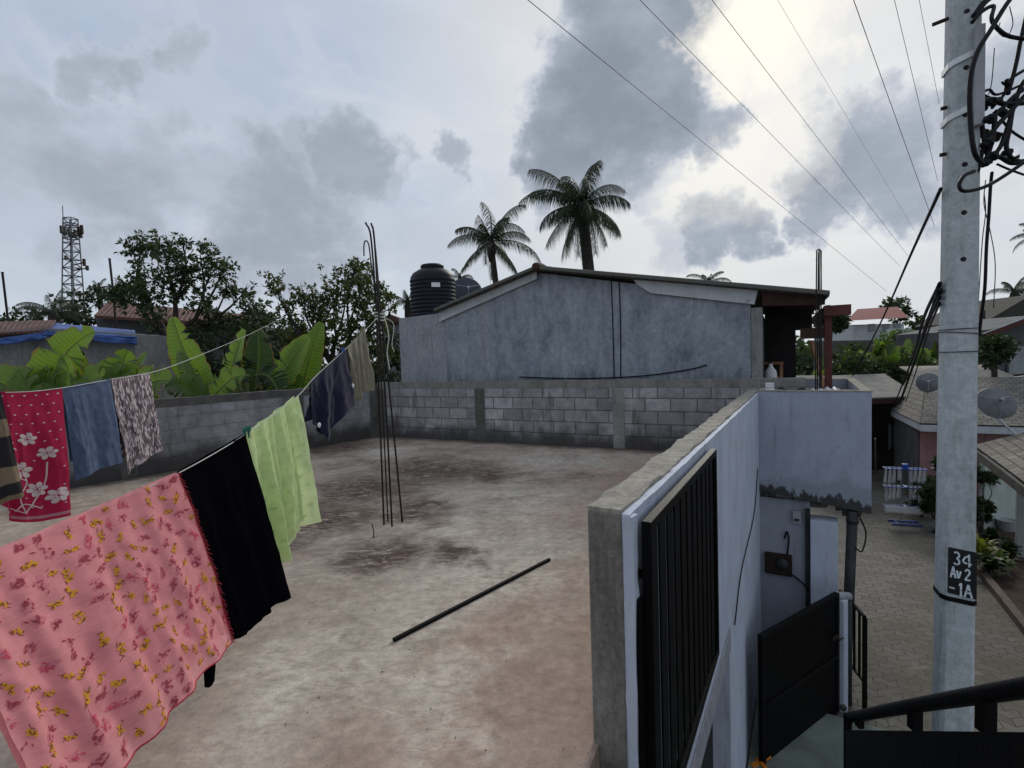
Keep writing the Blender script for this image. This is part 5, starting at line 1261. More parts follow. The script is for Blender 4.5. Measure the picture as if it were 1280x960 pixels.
tag(m.build('fallen_leaf', [MT['ban2'], MT['banstem']], smooth=True), 'single pale banana leaf lying over the edge of the lean to roof', 'leaf')

# row house with lean-to sheet roof
D = 17.2
rw = thing('row_house', 'low row house with grey sheet lean to roof and dark veranda behind the concrete box', 'house', px_root(1110, 18))
e0, e1 = P(1020, 500, D), P(1150, 496, D); up = V((.9, 2.9, .62)); 
e1.z = e0.z = (e0.z + e1.z) / 2
flat_sheet('lean_to_roof', [e0, e1, e1 + up, e0 + up], MT['asb2'], rw, .05, .0, (4, 3), 8, 4)
m = MB(); m.prism([e0 + V((0, 0, -.20)), e1 + V((0, 0, -.20)), e1 + V((0, 0, -.03)), e0 + V((0, 0, -.03))], V((.02, .05, 0))); m.build('fascia', MT['brown'], rw)
m = MB(); z1 = e0.z - .05
def vq(m, a, b_, z0_, z1_, off): m.prism([V((a.x, a.y, z0_)), V((b_.x, b_.y, z0_)), V((b_.x, b_.y, z1_)), V((a.x, a.y, z1_))], off)
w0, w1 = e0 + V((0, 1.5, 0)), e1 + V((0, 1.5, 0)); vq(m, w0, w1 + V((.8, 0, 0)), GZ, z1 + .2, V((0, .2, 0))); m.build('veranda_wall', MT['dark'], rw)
m = MB(); q0, q1 = P(1112, 530, 18.4), P(1142, 532, 18.4); vq(m, q0, q1, q0.z - .95, q0.z, V((0, .06, 0))); wn = m.build('window', MT['glass'], rw)
m = MB()
for i in range(7):
    c = lerp(q0, q1, (i + .5) / 7) - V((0, .05, 0)); m.bar(V((c.x, c.y, q0.z - .95)), V((c.x, c.y, q0.z)), .03)
m.bar(q0 - V((0, .05, 0)), q1 - V((0, .05, 0)), .05); m.bar(q0 - V((0, .05, .9)), q1 - V((0, .05, .9)), .05); m.build('window_bars', MT['blackm'], wn)
m = MB(); a_, b_ = W(1084, 584, GZ), W(1150, 588, GZ); vq(m, a_, b_, GZ, GZ + .45, V((0, .2, 0))); m.build('veranda_step', simple('brown_cement', (.11, .055, .04), .8, .3, 4, .2), rw)
for px in (1085, 1148):
    m = MB(); c = W(px, 584, GZ); m.bar(V((c.x, c.y, GZ)), V((c.x, c.y, e0.z - .1)), .12); m.build('veranda_post', MT['brown'], rw)
m = MB(); c = W(1092, 590, GZ); m.bar(c + V((0, -.1, .02)), P(1094, 548, 17.2), .05); tag(m.build('leaning_pole', MT['grey']), 'grey pole leaning against the dark veranda', 'pole')
for i, px in enumerate((1112, 1124, 1134)):
    c = W(px, 583, GZ) + V((0, .1, .45)); t = thing('pot_plant', ('yellow green pot plant %s on the veranda wall' % ('leftmost of three', 'in the middle of three', 'rightmost of three')[i]), 'plant', c, 0, 'pot plants on the veranda wall')
    m = MB(); m.lathe([(.09, 0), (.13, .2), (.12, .2)], c, 12); m.build('pot', MT['ridge'], t)
    m = MB()
    for k in range(60):
        dd = rdir(rnd, V((0, 0, .7))); leafcard(m, c + V((0, 0, .22)) + dd * rnd.uniform(0, .25), dd, rdir(rnd), .26, .07)
    m.build('foliage', MT['leafL'] if i < 2 else MT['leafA'], t)

# tiled cottage, right of the veranda
ct = thing('cottage', 'pink walled cottage with a grey tiled hipped roof and white fascia behind the pole', 'house', px_root(1200, 15))
k0 = P(1151, 530, 14.2); EZ = k0.z
def EP(px, py): return W(px, py, EZ)
k1 = W(1117, 514, EZ); k2 = k0 + pn * 5.5
k1 = k0 + (k1 - k0).normalized() * 3.6
rp = k0 + V((2.6, 3.0, 1.05)); rp2 = rp + pn * 6
def roof_tri(name, pts, mat, parent, uv=None, th=.05):
    m = MB(); base = (pts[1] - pts[0]).normalized(); nrm_ = (pts[1] - pts[0]).cross(pts[2] - pts[0]).normalized(); sl_ = nrm_.cross(base)
    m.add(pts, [tuple(range(len(pts)))], 0, [((p - pts[0]).dot(base), (p - pts[0]).dot(sl_)) for p in pts]); return m.build(name, mat, parent, solid=th)
roof_tri('roof_slope', [k0, k2, rp2, rp], MT['tiles2'], ct); roof_tri('roof_slope', [k1, k0, rp, rp + (k1 - k0) * .6], MT['tiles2'], ct)
m = MB(); m.prism([k1 - V((0, 0, .02)), k0 - V((0, 0, .02)), k0 - V((0, 0, .20)), k1 - V((0, 0, .20))], (k1 - k0).cross(V((0, 0, 1))).normalized() * .04); m.prism([k0 - V((0, 0, .02)), k2 - V((0, 0, .02)), k2 - V((0, 0, .20)), k0 - V((0, 0, .20))], V((pn.y, -pn.x, 0)) * .04); m.build('fascia', MT['barge'], ct)
pw0 = k0 + (k1 - k0).normalized() * .3 + pu * .35 + pn * .1; m = MB(); vq(m, pw0, pw0 + pn * 5, GZ, EZ + .15, pu * .2); m.build('pink_wall', MT['pink'], ct)
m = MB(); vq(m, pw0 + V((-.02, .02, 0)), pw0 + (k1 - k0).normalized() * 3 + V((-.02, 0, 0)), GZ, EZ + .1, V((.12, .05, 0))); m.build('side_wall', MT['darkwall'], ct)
m = MB(); c = pw0 + pn * .62 - pu * .03; vq(m, c, c + pn * .5, GZ + .9, GZ + 2.0, pu * .02); m.build('window', MT['dark'], ct)
m = MB(); c = P(1270, 519, 12.0); 
m.prism([P(1248, 519, 14.2), P(1300, 512, 14.0), P(1300, 519, 14.0), P(1248, 525, 14.2)], V((0, .05, .02))); tag(m.build('ridge_flashing', MT['white2']), 'bright white flashing strip on the tiled roof near the grey mesh dish', 'flashing')

# near tiled roof with white wall
nr_ = thing('tiled_house', 'house at the right picture edge with a brown tiled roof, pale wall and dark fascia', 'house', px_root(1270, 10))
NZ = -.62
n0, n1 = W(1218, 558, NZ), W(1283, 606, NZ); nd = (n1 - n0).normalized(); n2 = n0 + nd * 7; sn = V((-nd.y, nd.x, 0)); 
if sn.x < 0: sn = -sn
rr_ = sn * 3.2 + V((0, 0, 1.3))
roof_tri('roof_slope', [n0 - nd * .0, n2, n2 + rr_, n0 + rr_], MT['tiles'], nr_, th=.06)
m = MB(); m.prism([n0 - V((0, 0, .03)), n2 - V((0, 0, .03)), n2 - V((0, 0, .19)), n0 - V((0, 0, .19))], -sn * .04); m.prism([n0 - V((0, 0, .03)), n0 + rr_ - V((0, 0, .03)), n0 + rr_ - V((0, 0, .2)), n0 - V((0, 0, .2))], nd * -.05); m.build('fascia', simple('weathered_fascia', (.12, .11, .10), .85, .4, 6, .2), nr_)
wa, wb = W(1230, 664, GZ), W(1345, 652, GZ); m = MB(); vq(m, wa, wb, GZ, NZ - .5, V((.06, .2, 0))); m.build('house_wall', MT['greenwhite'], nr_)
wc_ = n0 + sn * 1.5 + nd * 2.6; m = MB(); vq(m, wc_, wc_ + nd * 4, GZ, NZ + .45, sn * .2); m.build('house_wall', MT['greenwhite'], nr_)
cc = W(1275, 702, GZ); m = MB(); m.obox(cc + V((0, 0, 1.12)), nd * .07, sn * .07, V((0, 0, 1.12))); m.build('column', MT['greenwhite'], nr_, bevel=.01)
m = MB(); m.obox(cc + V((0, 0, .06)), nd * .12, sn * .12, V((0, 0, .06))); m.build('column_base', MT['kerb'], nr_, bevel=.01)

# lower mono-pitch roof behind: pole's right side
lr = thing('sheet_roof_house', 'long low building with weathered grey sheet roof right of the pole', 'house', px_root(1260, 18))
a0, a1 = P(1195, 502, 16.0), P(1340, 500, 15.0); a1.z = a0.z
flat_sheet('sheet_roof', [a0, a1, a1 + V((1.4, 4.2, .95)), a0 + V((1.4, 4.2, .95))], MT['asb2'], lr, .05, .02, (6, 4), 20, 6, 3)
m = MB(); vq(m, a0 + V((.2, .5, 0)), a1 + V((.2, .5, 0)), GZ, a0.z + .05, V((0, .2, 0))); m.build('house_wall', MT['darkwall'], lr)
m = MB(); m.bar(P(1222, 480, 17.2), P(1280, 470, 17.2), .10, .03); m.build('ridge_strip', MT['grey'], lr)
# house with red fascia at the right edge
rf = thing('red_fascia_house', 'grey walled house with a dark red sloping fascia at the right picture edge', 'house', px_root(1270, 21))
D = 20
m = MB(); a_, b_ = P(1236, 412, D + .6), P(1340, 390, D + .6); m.prism([V((a_.x, a_.y, GZ)), V((b_.x, b_.y, GZ)), b_, a_], V((0, 5, 0))); m.build('house_wall', MT['darkwall'], rf)
a_, b_ = P(1219, 421, D), P(1320, 383, D); m = MB(); m.prism([a_, b_, b_ - V((0, 0, .22)), a_ - V((0, 0, .20))], V((0, .06, 0))); m.build('fascia', MT['red'], rf)
flat_sheet('sheet_roof', [a_ + V((0, -.1, .04)), b_ + V((0, -.1, .04)), b_ + V((3.6, 3.4, .2)), a_ + V((3.6, 3.4, .2))], MT['barge'], rf, .04)
m = MB(); a_, b_ = P(1262, 434, D + .5), P(1290, 432, D + .5); m.prism([a_, b_, b_ - V((0, 0, 1.1)), a_ - V((0, 0, 1.1))], V((0, .08, 0))); m.build('window', MT['glass'], rf)
bk_ = thing('brown_roof_house', 'steep brown roof behind the red fascia house', 'house', px_root(1262, 34))
m = MB(); a_, b_, c_ = P(1232, 402, 34), P(1320, 400, 34), P(1290, 368, 34); m.prism([a_, b_, c_], V((0, 6, 0))); m.build('house_roof', MT['tiles2'], bk_)
m = MB(); vq(m, a_ + V((.4, .5, 0)), b_ + V((-.4, .5, 0)), GZ, a_.z, V((0, 5, 0))); m.build('house_wall', MT['shed'], bk_)
m = MB(); p = P(1231, 400, 30); m.tube([V((p.x, p.y, GZ)), P(1230, 388, 30)], .07, 8); tag(m.build('vent_pipe', MT['pvcdark']), 'short dark vent pipe just right of the pole at roof height', 'pipe')

# dishes
dish('satellite_dish', 'grey satellite dish left of the concrete pole on the lean to roof', P(1160, 479, 15.5), .29, V((-.75, -1, .35)), MT['dish'])
dish('satellite_dish', 'large grey dish right of the pole above the brown tiled roof', P(1242, 506, 11.5), .36, V((-.30, -1, .55)), MT['dish'], stand=P(1272, 545, 10.6))

# planting bed
bd = [W(1224, 716, GZ), W(1290, 800, GZ), W(1420, 800, GZ), W(1300, 655, GZ), W(1215, 650, GZ)]
g = MB(); g.prism(bd, V((0, 0, .05))); tag(g.build('planting_bed', MT['soil']), kind='structure')
m = MB(); m.bar(bd[0] + V((0, 0, .06)), bd[1] + V((0, 0, .06)), .12, .14); m.bar(bd[0] + V((0, 0, .06)), bd[4] + V((0, 0, .06)), .12, .14); tag(m.build('kerb', MT['kerb']), kind='structure')
def tuft(name, label, px, py, L_, n, mat, w=.05, group=None, upb=.8, z=GZ + .05):
    c = W(px, py, z); t = thing(name, label, 'plant', c, 0, group); m = MB()
    for k in range(n):
        a = rnd.random() * 6.28; e = rnd.uniform(.3, 1.4); d_ = V((math.cos(a) * math.cos(e), math.sin(a) * math.cos(e), math.sin(e)))
        p = c + V((0, 0, .02 + rnd.random() * L_ * .25)); l_ = L_ * rnd.uniform(.7, 1.1); md = p + d_ * l_ * .6; en = md + (d_ * .6 + V((0, 0, -.45))) * l_ * .45; s_ = d_.cross(V((0, 0, 1))).normalized() * w
        m.add([p - s_ * .4, p + s_ * .4, md + s_, md - s_, en], [(0, 1, 2, 3), (3, 2, 4)])
    m.build('foliage', mat, t); m = MB(); m.tube([c - V((0, 0, .03)), c + V((0, 0, L_ * .3))], .02, 6); m.build('stem', MT['bark'], t)
tuft('croton', 'yellow green spiky plant in the bed right of the pole', 1227, 702, .62, 60, MT['croton'], .045)
GP = 'green plants in the bed right of the pole'
tuft('bed_plant', 'dark green plant in the bed just under the yellow spiky one', 1236, 718, .5, 60, MT['leafA'], .05, GP)
tuft('bed_plant', 'low light green plant at the kerb right of the pole', 1252, 712, .40, 50, MT['leafL'], .04, GP)
tuft('bed_plant', 'green strappy plant against the pale column', 1262, 698, .45, 50, MT['leafA'], .05, GP)
tuft('bed_plant', 'dark plant at the foot of the pale wall', 1240, 684, .5, 60, MT['leafD'], .05, GP)
def shrub(label, px, py, d, hpx, wpx, mat, seed, leaf=.15, n=170, group=None):
    blobs = []; r = random.Random(seed)
    for _ in range(8): blobs.append((P(px + r.uniform(-wpx, wpx), py - r.uniform(.1, 1) * hpx, d + r.uniform(-.3, .3)), wpx * .55 * d / F, n))
    rt = P(px, py, d); rt.z = GZ
    tree('shrub', label, 'shrub', rt, rt + V((0, 0, .4)), blobs, leaf, leaf * .45, mat, .04, 1, group, seed)
GS = 'shrubs along the cottage'
shrub('dark leafy shrub behind the blue drying rack', 1152, 640, 13.6, 52, 14, MT['leafA'], 61, .15, 170, GS)
shrub('dark shrub right of the drying rack against the pole edge', 1166, 655, 12.4, 75, 9, MT['leafD'], 62, .15, 170, GS)
shrub('dark shrub between the pole and the pale wall', 1228, 655, 12.2, 70, 12, MT['leafD'], 63, .15, 190, GS)
m = MB(); c = W(1258, 665, GZ); m.lathe([(.14, 0), (.2, .3), (.19, .3), (.17, .27), (0, .26)], c, 16); tag(m.build('flower_pot', MT['grey'], smooth=False), 'grey flower pot at the foot of the pale wall', 'pot')

# drying rack
rc0 = W(1131, 655, GZ); RD = (P(1131, 655, 1) - CAM).length
kx = (rc0 - CAM).dot(ROT @ V((0, 0, -1))) / F
rk = thing('drying_rack', 'blue tiered folding drying rack loaded with white cloths in the courtyard', 'drying rack', rc0)
rx = V((.94, -.34, 0)); ry = V((.34, .94, 0))
def R_(x, y, z): return rc0 + rx * x * kx + ry * y * kx + V((0, 0, z * kx))
m = MB()
for yy in (-7, 7): m.bar(R_(-16, yy, 1.5), R_(16, yy, 1.5), .035)
m.bar(R_(-9, -7, 1.5), R_(-9, 7, 1.5), .02); m.bar(R_(9, -7, 1.5), R_(9, 7, 1.5), .02); m.build('base', MT['blue'], rk)
m = MB()
for x in (-4, 4): m.tube([R_(x, 0, 2), R_(x, 0, 70)], .012, 6)
m.build('upright', MT['grey'], rk)
for zt_, wd_ in ((70, 22), (47, 22), (22, 22)):
    m = MB(); m.bar(R_(-wd_, -5, zt_), R_(wd_, -5, zt_), .022); m.bar(R_(-wd_, 5, zt_), R_(wd_, 5, zt_), .022); m.bar(R_(0, -5, zt_), R_(0, 5, zt_), .05)
    for q in range(9): m.bar(R_(lerp(-wd_, wd_, q / 8), -5, zt_), R_(lerp(-wd_, wd_, q / 8), 5, zt_), .012)
    m.build('tier', MT['blue'], rk)
m = MB(); m.obox(R_(0, 0, 73), rx * .06, ry * .05, V((0, 0, .06))); m.build('top_knob', MT['blue'], rk, bevel=.01)
wc = m_cloth('white_cotton', (.74, .75, .77), .15)
GC = 'white cloths on the drying rack'
tiers = (('top', 70), ('middle', 47))
for tn, zt_ in tiers:
    for q, x in enumerate((-20, -15.5, -11, -6.5, 6.5, 11, 15.5, 20)):
        m = MB(); ln = 15 + 6 * rnd.random(); yw = rnd.uniform(1.6, 4.2); sk = rnd.uniform(-1.5, 1.5)
        def cf(u, v, x=x, zt_=zt_, ln=ln, yw=yw, sk=sk):
            a = (v - .5) * 2; y = lerp(-yw, yw, u) * (.7 + .5 * abs(a)); return R_(x + a * 1.0 + sk * abs(a) + .6 * math.sin(u * 7), y, zt_ + .8 - abs(a) * ln * (1 + .18 * (u - .5)))
        m.grid(cf, 8, 16); tag(m.build('small_cloth', wc, smooth=True, solid=.008), 'small white cloth folded over the %s tier of the blue drying rack' % tn, 'cloth', GC + ', ' + tn + ' tier')
m = MB()
m.grid(lambda u, v: R_(lerp(-23, 23, u), -6 + (v - .5) * 3, 24 - abs(v - .5) * 18 + math.sin(u * 9) * .5), 20, 8); tag(m.build('long_towel', wc, smooth=True, solid=.01), 'long white towel over the lowest rail of the blue drying rack', 'towel')

# ------------------------------------------------------------------ concrete pole
pc = P(1193.5, 700, 3.42); pb = V((pc.x, pc.y, GZ))
lean_top = P(1204, 0, 3.45)
pr = thing('utility_pole', 'tall pale grey concrete utility pole with bolt holes at the right', 'pole', pb)
vx = V((pb.x, pb.y, 0)).normalized(); fx = V((vx.y, -vx.x, 0))         # fx = right as seen, vx = away
rotp = .50
px_a = fx * math.cos(rotp) + vx * math.sin(rotp); py_a = vx * math.cos(rotp) - fx * math.sin(rotp)
axis_dir = (lean_top - pc) / (lean_top.z - pc.z)
def pctr(z): q = pc + axis_dir * (z - pc.z); return V((q.x, q.y, z))
def prof(z):
    k = lerp(1.08, .86, (z - GZ) / 9.0); a = .090 * k; b_ = .085 * k; c = .024 * k
    return [(-a + c, -b_), (a - c, -b_), (a, -b_ + c), (a, b_ - c), (a - c, b_), (-a + c, b_), (-a, b_ - c), (-a, -b_ + c)]
m = MB(); zs = [GZ - .2 + i * .3 for i in range(31)]; vs = []; fs = []
rp_ = .30; pxa = fx * math.cos(rp_) + vx * math.sin(rp_); pya = vx * math.cos(rp_) - fx * math.sin(rp_)
for z in zs:
    for x, y in prof(z): vs.append(pctr(z) + pxa * x + pya * y)
for i in range(30):
    for j in range(8): fs.append((i * 8 + j, i * 8 + (j + 1) % 8, (i + 1) * 8 + (j + 1) % 8, (i + 1) * 8 + j))
fs += [tuple(range(8))[::-1], tuple(240 + j for j in range(8))]
m.add(vs, fs); m.build('shaft', MT['pole'], pr, bevel=.006)
def pface(u, z, off=.0):   # point on the front face, u in -1..1 across
    k = lerp(1.08, .86, (z - GZ) / 9.0); return pctr(z) + pxa * (u * .088 * k) - pya * (.085 * k + off)
def zpx(px, py): return P(px, py, 3.33).z
for py in (8, 80, 140, 203, 264, 323):
    z = zpx(1203, py); m = MB(); c = pface(-.05, z)
    m.lathe([(.016, -.02), (.016, .002), (.012, .004), (0, .004)], c, 12, axis=-pya); m.build('bolt_hole', MT['dark'], pr)
for py, L_ in ((10, .065), (125, .012), (185, .014)):
    z = zpx(1180, py); c = pctr(z) - pxa * .093 - pya * .05; m = MB(); m.tube([c, c - pxa * (.02 + L_) - V((0, 0, .25 * L_))], .013, 8); m.build('step_bolt', MT['rust'], pr)
def band(zc, hgt, tilt, mat, off=.004, name='strap', ext=0):
    m = MB(); vs = []; fs = []
    for dz in (-hgt / 2, hgt / 2):
        for q, (x, y) in enumerate(prof(zc)):
            sc = 1 + off / .095; vs.append(pctr(zc + dz + tilt * x) + pxa * x * sc + pya * y * sc)
    for j in range(8): fs.append((j, (j + 1) % 8, 8 + (j + 1) % 8, 8 + j))
    m.add(vs, fs); return m.build(name, mat, pr, solid=.003)
band(zpx(1190, 66), .04, .42, MT['strap'], .012); band(zpx(1190, 134), .04, .42, MT['strap'], .012); band(zpx(1195, 752), .03, -.12, MT['blackm'])
for py, ti in ((411, .02), (416, -.12), (440, .0)): band(zpx(1195, py), .005, ti, MT['rust'], .006, 'tie_wire')
m = MB(); zt_, zb_ = zpx(1215, 32), zpx(1215, 158); m.hexa([pface(.34, zb_, .0), pface(.98, zb_, .0), pface(.98, zb_, .05), pface(.34, zb_, .05), pface(.34, zt_, .0), pface(.98, zt_, .0), pface(.98, zt_, .05), pface(.34, zt_, .05)]); m.build('cable_guard', MT['grey'], pr, bevel=.006)
# black number plate painted on the pole
zt_, zb_ = zpx(1198, 686), zpx(1198, 747)
sg = MB(); NSG = 12
sg.hexa([pface(-.70, zb_ + .02, .0), pface(.97, zb_ - .005, .0), pface(.97, zb_ - .005, .006), pface(-.70, zb_ + .02, .006), pface(-.70, zt_, .0), pface(.97, zt_ - .02, .0), pface(.97, zt_ - .02, .006), pface(-.70, zt_, .006)])
sgo = sg.build('number_plate', MT['signblack'], pr)
GL_ = {'3': [[(.15, .92), (.5, 1), (.85, .85), (.8, .62), (.5, .52)], [(.55, .48), (.85, .35), (.85, .12), (.5, 0), (.12, .08)]],
       '4': [[(.62, .85), (.25, .7), (.05, .4), (.3, .25), (.5, .27)], [(.72, 1), (.74, .45)], [(.74, .36), (.76, 0)], [(.85, .25), (1.02, .22)]],
       'A': [[(.1, 0), (.3, .5)], [(.34, .58), (.5, 1), (.66, .55)], [(.7, .47), (.92, 0)], [(.42, .34), (.6, .34)]],
       'v': [[(.1, .7), (.42, .05)], [(.5, .05), (.9, .7)]],
       '2': [[(.12, .8), (.4, 1), (.8, .88), (.78, .62), (.5, .40)], [(.42, .34), (.15, .03), (.55, .05)], [(.62, .05), (.95, .06)]],
       '-': [[(.05, .5), (.55, .48)]], '1': [[(.25, .8), (.52, 1), (.52, .52)], [(.52, .45), (.52, 0)], [(.3, 0), (.75, 0)]]}
def glyph(m, ch, u0, u1, z0_, z1_, w=.011):
    for st in GL_[ch]:
        c = curve([V((lerp(u0, u1, a), lerp(z0_, z1_, b_), 0)) for a, b_ in st], max(4, 5 * (len(st) - 1))) if len(st) > 2 else [V((lerp(u0, u1, a), lerp(z0_, z1_, b_), 0)) for a, b_ in st]
        for i in range(len(c) - 1):
            a, b_ = c[i], c[i + 1]; A_ = pface(a.x, a.y - .012 * (a.x + .7), .0075); B_ = pface(b_.x, b_.y - .012 * (b_.x + .7), .0075); t_ = (B_ - A_)
            if t_.length < 1e-5: continue
            t_.normalize(); s_ = t_.cross(pya).normalized() * w / 2
            m.add([A_ - s_ - t_ * .001, B_ - s_ + t_ * .001, B_ + s_ + t_ * .001, A_ + s_ - t_ * .001], [(0, 1, 2, 3)])
m = MB(); hh = zt_ - zb_
for txt, u0, row in ((('3', -.46, -.05), ('4', .12, .58), 0, 0), (('A', -.56, -.22), ('v', -.2, .06), ('2', .25, .62), 1), (('-', -.66, -.1), ('1', -.1, .22), ('A', .22, .78), 2)) and []: pass
rows = [[('3', -.42, -.02), ('4', .14, .64)], [('A', -.58, -.24), ('v', -.22, .06), ('2', .26, .60)], [('-', -.64, -.06), ('1', -.12, .22), ('A', .22, .74)]]
for k, row in enumerate(rows):
    z1_ = zt_ - hh * (.07 + .31 * k); z0_ = z1_ - hh * (.25 if k != 1 else .22)
    for ch, u0, u1 in row: m = MB(); glyph(m, ch, u0, u1, z0_, z1_, .0105); m.build('letter', MT['lettering'], sgo)

# cable tangle on the pole
CG = 'black cables hanging off the concrete pole'
def cable(label, pts, r_, mat=None, group=None, name='cable', n=30, dj=None):
    q = [P(p[0], p[1], (p[2] if len(p) > 2 else 3.35)) for p in pts]; m = MB(); m.tube(curve(q, n), r_, 8); return tag(m.build(name, mat or MT['cable'], smooth=True), label, 'cable', group)
cable('thick black cable bending down over the grey cable guard', [(1290, -30, 3.2), (1262, 0, 3.2), (1240, 35, 3.2), (1222, 65, 3.2), (1213, 100, 3.19), (1213, 150, 3.2), (1218, 190, 3.2), (1228, 205, 3.25)], .014)
cable('black cable looping in front of the pole below the clamp cluster', [(1218, 214, 3.2), (1205, 220, 3.16), (1199, 232, 3.15), (1206, 239, 3.15), (1230, 234, 3.18), (1255, 220, 3.2), (1290, 196, 3.2)], .011)
cable('black cable curling from the pole top towards the right edge', [(1215, 28, 3.3), (1228, 14, 3.3), (1242, 8, 3.3), (1240, 26, 3.25), (1258, 44, 3.25), (1290, 50, 3.25)], .012)
for i, (pts, r_) in enumerate((([(1260, 118), (1270, 80), (1276, 50), (1285, 10)], .012), ([(1232, 150), (1250, 138), (1268, 120), (1290, 105)], .014), ([(1224, 130), (1240, 124), (1256, 130), (1290, 128)], .016), ([(1228, 190), (1240, 165), (1262, 140), (1290, 110)], .016), ([(1238, 200), (1252, 180), (1262, 150), (1275, 110), (1290, 90)], .014),
                               ([(1226, 138), (1228, 160), (1232, 185), (1238, 205)], .013), ([(1244, 140), (1242, 165), (1236, 190), (1228, 208)], .015), ([(1265, 140), (1262, 160), (1258, 185), (1268, 200), (1290, 202)], .014), ([(1252, 150), (1266, 165), (1290, 180)], .008), ([(1222, 120), (1236, 112), (1248, 118), (1290, 100)], .008), ([(1232, 205), (1248, 196), (1266, 204), (1290, 198)], .015), ([(1230, 178), (1226, 200), (1222, 215)], .011),
                               ([(1218, 20), (1236, -2), (1262, -12)], .020), ([(1240, 135), (1255, 118), (1262, 100), (1290, 82)], .010), ([(1246, 205), (1262, 212), (1290, 222)], .007))):
    cable('black cable in the tangle of service cables right of the pole', pts, r_, None, CG, 'cable')
cl_ = [(1228, 134, .035, .03), (1244, 128, .05, .028), (1236, 150, .03, .04), (1250, 142, .04, .03), (1234, 180, .028, .055), (1240, 196, .035, .035), (1258, 192, .03, .03), (1266, 200, .035, .02), (1230, 205, .03, .03), (1262, 130, .03, .035), (1256, 106, .03, .012)]
cw = thing('cable_clamp_cluster', 'dark cluster of insulated clamps and connectors bolted to the pole right side', 'clamps', P(1238, 170, 3.38))
for i, (px, py, a, b_) in enumerate(cl_):
    c = P(px, py, 3.38 - .05 * (i % 3)); th = rnd.uniform(-.9, .9); m = MB(); dv_ = V((math.cos(th), .3 * rnd.uniform(-1, 1), math.sin(th))).normalized()
    m.lathe([(.004, -a), (b_ * .5, -a * .9), (b_ * .62, -a * .3), (b_ * .45, 0), (b_ * .62, a * .3), (b_ * .5, a * .9), (.004, a)], c, 10, axis=dv_); m.obox(c + V((0, -.02, b_ * .3)), dv_ * a * .5, V((0, .012, 0)), V((0, 0, .012))); m.build('clamp', MT['cable'], cw, smooth=False)
m = MB(); m.bar(P(1222, 165, 3.45), P(1250, 172, 3.42), .03, .05); m.build('bracket', MT['rust'], cw); m = MB(); m.bar(P(1222, 120, 3.45), P(1245, 130, 3.42), .03, .04); m.build('bracket', MT['rust'], cw)
cable('thick dark cable dropping straight down beside the pole', [(1240, 215, 3.45), (1238, 235, 3.45), (1236, 270, 3.45), (1233, 310, 3.45), (1231, 360, 3.45), (1226, 400, 3.48), (1224, 420, 3.5)], .010)
for i, pts in enumerate(([(1230, 240, 3.5), (1232, 265, 3.5), (1228, 300, 3.5), (1224, 360, 3.5), (1222, 395, 3.5)], [(1232, 225, 3.5), (1230, 255, 3.5), (1238, 290, 3.5), (1244, 330, 3.5), (1242, 385, 3.5)], [(1243, 60, 3.4), (1240, 100, 3.4), (1236, 118, 3.4)], [(1262, 8, 3.4), (1266, 30, 3.4), (1258, 46, 3.4), (1248, 40, 3.4), (1250, 28, 3.4)])):
    cable(('thin wire dropping close against the right pole face', 'thin wavy wire right of the thick dropping cable', 'thin wire hanging above the clamp cluster', 'thin curled wire near the top right corner')[i], pts, .003, MT['wire'])
cable('black service cable slanting from the pole down to the porch side', [(1176, 236, 3.42), (1140, 315, 5.2), (1100, 405, 8.5), (1066, 470, 12)], .012)
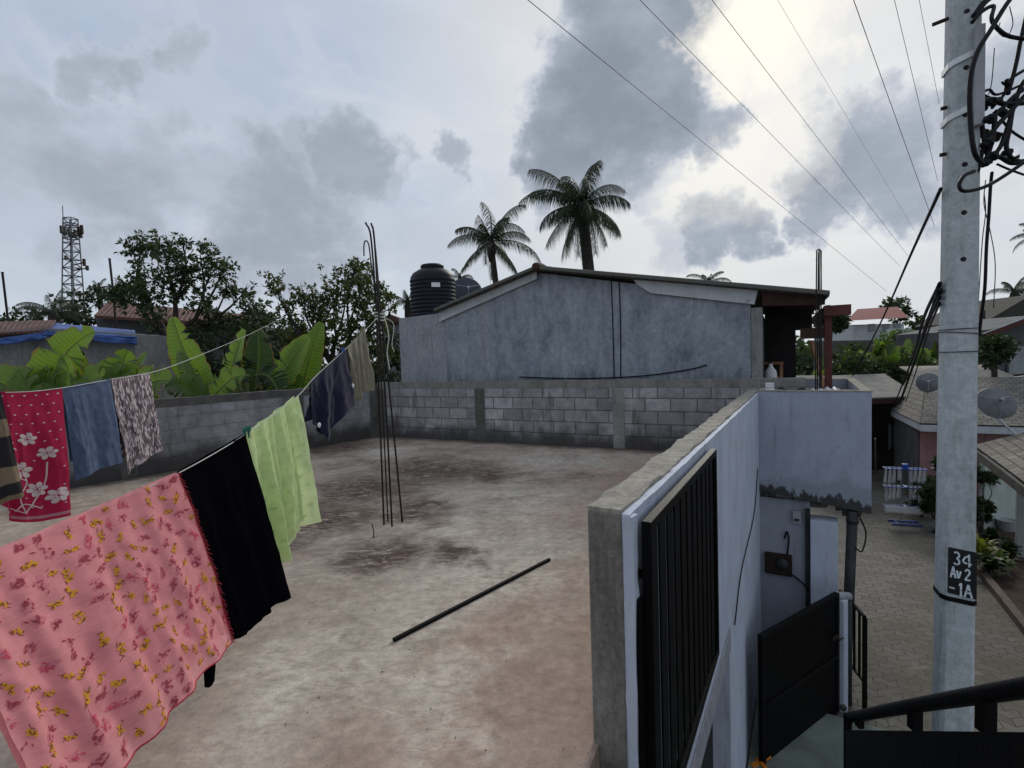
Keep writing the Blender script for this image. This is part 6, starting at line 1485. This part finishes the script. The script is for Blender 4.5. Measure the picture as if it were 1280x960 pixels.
for i, pts in enumerate(([(1175, 354, 3.42), (1154, 400, 5.0), (1140, 450, 7.5), (1118, 505, 13)], [(1175, 362, 3.42), (1157, 410, 5.0), (1142, 455, 7.5), (1124, 505, 13)], [(1175, 378, 3.42), (1160, 415, 5.0), (1148, 455, 7.5), (1132, 503, 13)], [(1175, 370, 3.42), (1160, 405, 4.8), (1150, 435, 7), (1126, 503, 13)])):
    cable('one of the black cables fanning from the pole to the lean to roof', pts, (.013, .016, .008, .010)[i], None, 'cables fanning from the pole to the lean to roof')
# overhead lines
def span(label, a, b_, z, r_, mat, back_=6):
    A_, B_ = W(a[0], a[1], z), W(b_[0], b_[1], z - .1); dv_ = (B_ - A_); L_ = dv_.length; dv_.normalize(); m = MB()
    pts = [A_ - dv_ * back_ + (V((0, 0, .0)))] + [A_ + dv_ * L_ * t for t in (0, .08, .18, .3, .45, .6, .8, 1)]
    m.tube(pts, [r_ * max(1, (p - CAM).length / 14) ** .5 for p in pts], 6); return tag(m.build('power_line', mat, smooth=True), label, 'power line')
span('power line crossing above the ridge, lowest of the overhead wires', (660, 0), (1108, 364), 6.9, .0055, MT['cable'])
span('second power line, above the lowest one and below the veiled sun', (800, 0), (1125, 333), 6.9, .005, MT['wire'])
span('third power line passing just under the bright break in the clouds', (890, 0), (1135, 320), 6.9, .0048, MT['wire'])
span('faint thin wire right of the bright break in the clouds', (972, 0), (1150, 300), 7.2, .0025, MT['wire'])
span('dark wire running steeply behind the pole, leftmost of three', (1067, 0), (1168, 282), 7.0, .006, MT['cable'])
span('thin steep wire meeting the pole below the upper strap', (1118, 0), (1172, 226), 7.0, .0045, MT['wire'])
span('thin steep wire nearest the pole top', (1149, 0), (1174, 130), 7.0, .0035, MT['wire'])

# ------------------------------------------------------------------ far vegetation belt
r = random.Random(77); m = MB()
for i in range(260):
    a = r.uniform(-62, 62); dist = r.uniform(70, 150); c = V((math.sin(math.radians(a)) * dist, math.cos(math.radians(a)) * dist, GZ + r.uniform(1.0, 3.2))); R0 = r.uniform(2, 4.0)
    for k in range(70):
        dd = rdir(r); p = c + V((dd.x * R0 * 1.3, dd.y * R0, dd.z * R0 * .8)) * r.random() ** .4; leafcard(m, p, rdir(r), rdir(r), 1.5, .9)
tag(m.build('far_woodland', MT['leafF']), 'distant belt of green trees along the horizon', 'woodland', kind='stuff')
